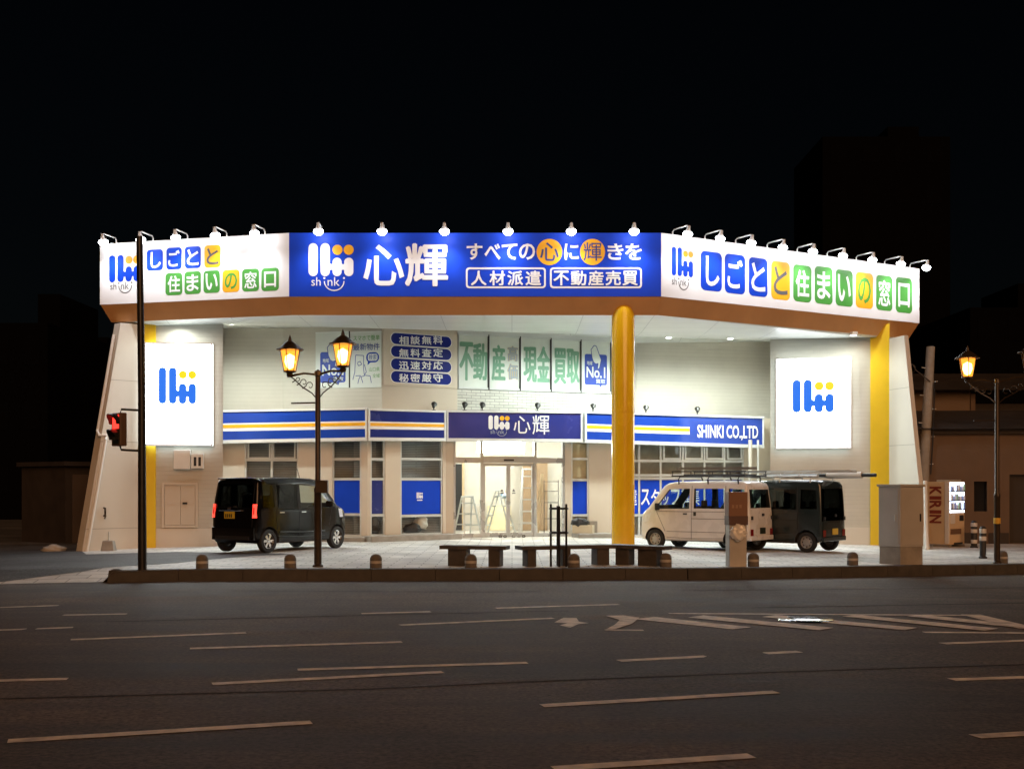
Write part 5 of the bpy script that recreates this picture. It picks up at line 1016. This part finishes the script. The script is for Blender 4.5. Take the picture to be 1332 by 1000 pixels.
m = MB(); p = Vector((*XY(702, 41.7), .04)); m.box(p + Vector((0, 0, .95)), (.10, .04, 1.9), PLY, 0, (R(5), 'Y')); tag(m.build('timber_plank', bevel=.004), 'pale timber plank leaning beside the tall white stepladder', 'plank')
o = Vector((*XY(717, 41.8), .04)); t = thing('rack', o, 'thin dark metal rack standing in the right of the entrance hall', 'rack'); m = MB()
for x in (-.22, .22): m.tube([o + Vector((x, 0, 0)), o + Vector((x, 0, 1.7))], .012, BLACKMET, 5)
for z in (.5, 1.0, 1.35, 1.65): m.tube([o + Vector((-.22, 0, z)), o + Vector((.22, 0, z))], .010, BLACKMET, 5)
m.build('frame', t, origin=o)
SH = [M('dark_slipper', (.06, .045, .035), .7), M('grey_slipper', (.22, .2, .18), .7)]
for i, (px, lab) in enumerate(((647, 'dark slipper farthest left on the entrance ramp'), (653, 'dark slipper second from the left on the entrance ramp'), (664, 'grey slipper third from the left on the entrance ramp'), (671, 'grey slipper fourth from the left on the entrance ramp'), (677, 'dark slipper nearest the tall white stepladder'))):
    P0 = GC.P(GC.u(px), .031, .35); t = thing('slipper', P0, lab, 'slipper', 'slippers left at the entrance'); m = MB(); m.box((0, 0, .012), (.09, .26, .022), SH[i // 2 % 2]); m.build('sole', t, bevel=.01); m = MB(); m.tube([(-.045, -.06, .02), (-.03, -.06, .06), (.03, -.06, .06), (.045, -.06, .02)], .02, SH[i // 2 % 2], 6); m.build('strap', t)
def blob(name, c, r, m, label, cat, seed=0):
    bm_ = bmesh.new(); bmesh.ops.create_icosphere(bm_, subdivisions=3, radius=1)
    for v in bm_.verts:
        p = v.co; w = .16 * math.sin(4 * p.x + seed) * math.cos(3 * p.y + seed) + .10 * math.sin(9 * p.z + 5 * p.x + seed); v.co = Vector((p.x * r[0], p.y * r[1], max(-.7, p.z) * r[2])) * (1 + w)
    me = bpy.data.meshes.new(name); bm_.to_mesh(me); bm_.free(); me.materials.append(m); me.shade_smooth(); ob = bpy.data.objects.new(name, me); COL.objects.link(ob); ob.location = c; return tag(ob, label, cat)
SACK = M('pale_sack', (.55, .50, .42), .9, var=.15); BAG = M('black_bag', (.02, .02, .022), .5, var=.2)
CARD = M('pale_cardboard', (.55, .47, .34), .8, var=.1)
def carton(P0, d, rz, m_, lab):
    t = thing('carton', P0, lab, 'carton', None, R(rz)); m = MB(); m.box((0, 0, d[2] / 2), d, m_); m.build('box', t, bevel=.01); m = MB(); m.box((0, 0, d[2] + .002), (d[0] + .004, .05, .004), M('packing_tape', (.45, .36, .2), .3)); m.build('tape', t)
carton(GC.P(GC.u(752), .14, .50), (.62, .34, .24), -14, CARD, 'pale carton lying on the low kerb right of the entrance')
carton(GC.P(GC.u(765), .14, .35), (.26, .26, .36), 20, M('grey_carton', (.25, .22, .18), .8), 'small grey carton standing on the low kerb against the window')
blob('bag', GC.P(GC.u(748), .46, .48), (.25, .15, .15), BAG, 'black bag slumped on top of the pale carton', 'bag', 2)
blob('cloth_heap', GB.P(GB.u(541), .30, -.22), (.30, .08, .16), BAG, 'dark heap behind the foot of the window with the small logo', 'heap', 4); blob('bucket_bag', GB.P(GB.u(552), .46, -.2), (.20, .08, .22), WHITEP, 'white bag behind the foot of the window with the small logo', 'bag', 5); blob('cloth_heap', GB.P(GB.u(491), .40, -.2), (.18, .08, .28), BAG, 'dark heap behind the narrow navy window', 'heap', 6)
# ================================================================== BACKGROUND
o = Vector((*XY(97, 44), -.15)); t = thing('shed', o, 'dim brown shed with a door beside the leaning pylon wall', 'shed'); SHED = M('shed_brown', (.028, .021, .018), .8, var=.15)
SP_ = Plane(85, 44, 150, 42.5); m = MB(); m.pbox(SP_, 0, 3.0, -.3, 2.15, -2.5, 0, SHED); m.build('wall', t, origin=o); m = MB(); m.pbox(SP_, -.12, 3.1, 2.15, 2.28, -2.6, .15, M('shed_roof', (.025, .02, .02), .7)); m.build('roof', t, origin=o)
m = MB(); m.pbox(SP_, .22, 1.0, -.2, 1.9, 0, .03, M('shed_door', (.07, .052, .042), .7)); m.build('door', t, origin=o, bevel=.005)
blob('rubble_sack', Vector((*XY(70, 50.5), zg(-9) - .02)), (.32, .2, .14), M('grimy_white', (.35, .33, .30), .9, var=.2), 'grimy white sack lying by the dark shed', 'sack', 7)
c = fl(LbL - .45, 0) + Vector((.35, -.18, 0)); c.z = zg(c.x); t = thing('sign_stand', c, 'small concrete sign stand with a short rod against the leaning wall', 'sign stand'); m = MB(); m.prism([(-.16, -.14, 0), (.16, -.14, 0), (.16, .14, 0), (-.16, .14, 0)], (0, 0, .02), CONC)
m.add([(-.17, -.13, .0), (.17, -.13, .0), (.17, .13, .0), (-.17, .13, .0), (-.13, -.09, .26), (.13, -.09, .26), (.13, .09, .26), (-.13, .09, .26)], [(0, 1, 5, 4), (1, 2, 6, 5), (2, 3, 7, 6), (3, 0, 4, 7), (4, 5, 6, 7)], CONC); m.build('block', t, bevel=.015); m = MB(); m.tube([(0, 0, .24), (0, 0, .48)], .022, ALU, 7); m.build('rod', t)
# right hand neighbour: low brown building with a taller part behind
BR = M('brown_render', (.13, .085, .055), .85, var=.12, bump=.3, bscale=30); BRD = M('dark_timber', (.035, .026, .02), .8, var=.15); RF = M('tiled_roof', (.035, .03, .028), .6, var=.2)
NP = Plane(1195, 42.2, 1500, 42.8); o = NP.P(NP.len / 2, -.3); t = thing('neighbour_building', o, 'low dim brown building behind the vending machine', 'building')
m = MB(); openwall(m, NP, 0, NP.len, -.4, 3.15, [(NP.u(1267), NP.u(1284), NP.z(1275, 665), NP.z(1275, 626)), (NP.u(1313), NP.u(1352), -.2, NP.z(1330, 617))], BR, .15); m.pbox(NP, 0, NP.u(1266), -.4, .12, .003, .03, BRD); m.pbox(NP, NP.u(1286), NP.u(1312), -.4, .12, .003, .03, BRD); m.build('wall', t, origin=o)
m = MB(); m.poly([NP.P(NP.u(1267), .5, -.14), NP.P(NP.u(1284), .5, -.14), NP.P(NP.u(1284), 2, -.14), NP.P(NP.u(1267), 2, -.14)], M('dark_window', (.012, .012, .014), .1, var=0)); m.build('window', t, origin=o); m = MB(); m.poly([NP.P(NP.u(1313), -.3, -.14), NP.P(NP.u(1352), -.3, -.14), NP.P(NP.u(1352), 2.2, -.14), NP.P(NP.u(1313), 2.2, -.14)], BRD); m.build('door', t, origin=o)
m = MB(); m.pbox(NP, 0, NP.len, 3.15, 3.3, -6, .12, BRD); m.add([NP.P(0, 3.3, .3), NP.P(NP.len, 3.3, .3), NP.P(NP.len, 4.0, -2.2), NP.P(0, 4.0, -2.2)], [(0, 1, 2, 3)], RF); m.build('roof', t, origin=o)
UP = Plane(1178, 39.2, 1262, 39.2); o2 = UP.P(UP.len / 2, 3.2); t = thing('neighbour_house', o2, 'pale upper storey showing behind the lit street lantern', 'building')
m = MB(); m.pbox(UP, -.5, UP.len, 2.5, 4.75, -5, 0, M('house_render', (.16, .11, .07), .85, var=.1)); m.pbox(UP, UP.len, UP.u(1268), 2.5, 4.6, -5, .05, BR); m.pbox(UP, UP.u(1268) + .01, UP.len + 6, 2.5, 4.3, -5, -.4, BRD); m.build('wall', t, origin=o2)
m = MB(); m.add([UP.P(-.5, 4.7, .5), UP.P(UP.len + 6.5, 4.7, .5), UP.P(UP.len + 6.5, 5.5, -2.5), UP.P(-.5, 5.5, -2.5)], [(0, 1, 2, 3)], RF); m.build('roof', t, origin=o2)
m = MB(); m.pbox(UP, UP.u(1200), UP.u(1212), 2.8, 4.2, 0, .03, BRD); m.build('window', t, origin=o2)
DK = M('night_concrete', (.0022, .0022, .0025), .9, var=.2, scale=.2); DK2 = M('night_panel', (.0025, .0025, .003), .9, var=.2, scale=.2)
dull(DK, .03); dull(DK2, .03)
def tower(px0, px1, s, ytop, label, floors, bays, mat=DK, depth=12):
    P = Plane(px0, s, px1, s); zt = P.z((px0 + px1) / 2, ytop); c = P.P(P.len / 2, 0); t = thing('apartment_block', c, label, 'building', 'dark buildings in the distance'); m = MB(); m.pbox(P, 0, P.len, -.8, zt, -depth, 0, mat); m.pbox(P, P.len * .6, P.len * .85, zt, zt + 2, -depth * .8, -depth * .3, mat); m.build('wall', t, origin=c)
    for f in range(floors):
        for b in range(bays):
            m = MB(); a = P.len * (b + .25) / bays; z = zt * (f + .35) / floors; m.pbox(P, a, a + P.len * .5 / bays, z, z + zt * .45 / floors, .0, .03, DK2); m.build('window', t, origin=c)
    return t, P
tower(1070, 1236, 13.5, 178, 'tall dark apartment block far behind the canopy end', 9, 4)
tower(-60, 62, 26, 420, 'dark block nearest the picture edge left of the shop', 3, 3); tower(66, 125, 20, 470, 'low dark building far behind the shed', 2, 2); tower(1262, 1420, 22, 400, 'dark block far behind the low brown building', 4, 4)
o = Vector((*XY(117, 21), 0)); z = ZZ(496, 21); t = thing('wall_lamp', Vector((o.x, o.y - .05, z)), 'tiny warm lamp glowing on a far dark building', 'lamp'); m = MB(); m.lathe([(0, -.08), (.10, -.04), (.10, .06), (0, .10)], (0, 0, 0), M_emit('far_lamp', (1, .62, .25), .25), 10); m.build('bulb', t); m = MB(); m.box((0, .08, .06), (.08, .12, .05), BLACKMET); m.build('bracket', t)
# leaning utility pole with steps and a loop of cable
b, e = Vector((*XY(1197, 42.3), -.2)), Vector((*XY(1210.5, 42.3), ZZ(451, 42.3))); t = thing('utility_pole', b, 'grey leaning utility pole with climbing pegs behind the pylon', 'utility pole'); m = MB(); m.tube([b, e], .13, CONC, 14, rs=[.18, .13]); m.build('pole', t, origin=b)
for i in range(8): p = b + (e - b) * (.40 + i * .07); m = MB(); m.tube([p, p + Vector(((-1) ** i * .26, -.05, .02))], .014, ALU, 5); m.build('climbing_peg', t, origin=b)
m = MB(); top = b + (e - b) * .82; pts = [top + Vector((0, -.15, 0)), top + Vector((-.15, -.15, .12)), top + Vector((-.45, -.15, .36)), top + Vector((-.52, -.15, .5))]
m.tube(pts, .018, BLKPL, 5); m.tube([top + Vector((-.56 + .10 * math.cos(a * .6), -.15, .40 + .13 * math.sin(a * .6))) for a in range(12)], .014, BLKPL, 5); m.tube([top + Vector((.12, -.17, 0)), b + (e - b) * .6 + Vector((.16, -.18, 0)), b + (e - b) * .35 + Vector((.15, -.18, 0))], .022, BLKPL, 6); m.build('cable', t, origin=b)
p0 = Vector((*XY(1205.5, 48.4), zg(11.4))); m = MB(); m.tube([p0, Vector((*XY(1203.5, 48.4), ZZ(625, 48.4)))], .05, WHITEP, 12); tag(m.build('guard_pipe'), 'white upright pipe beside the foot of the right leaning fin', 'pipe')
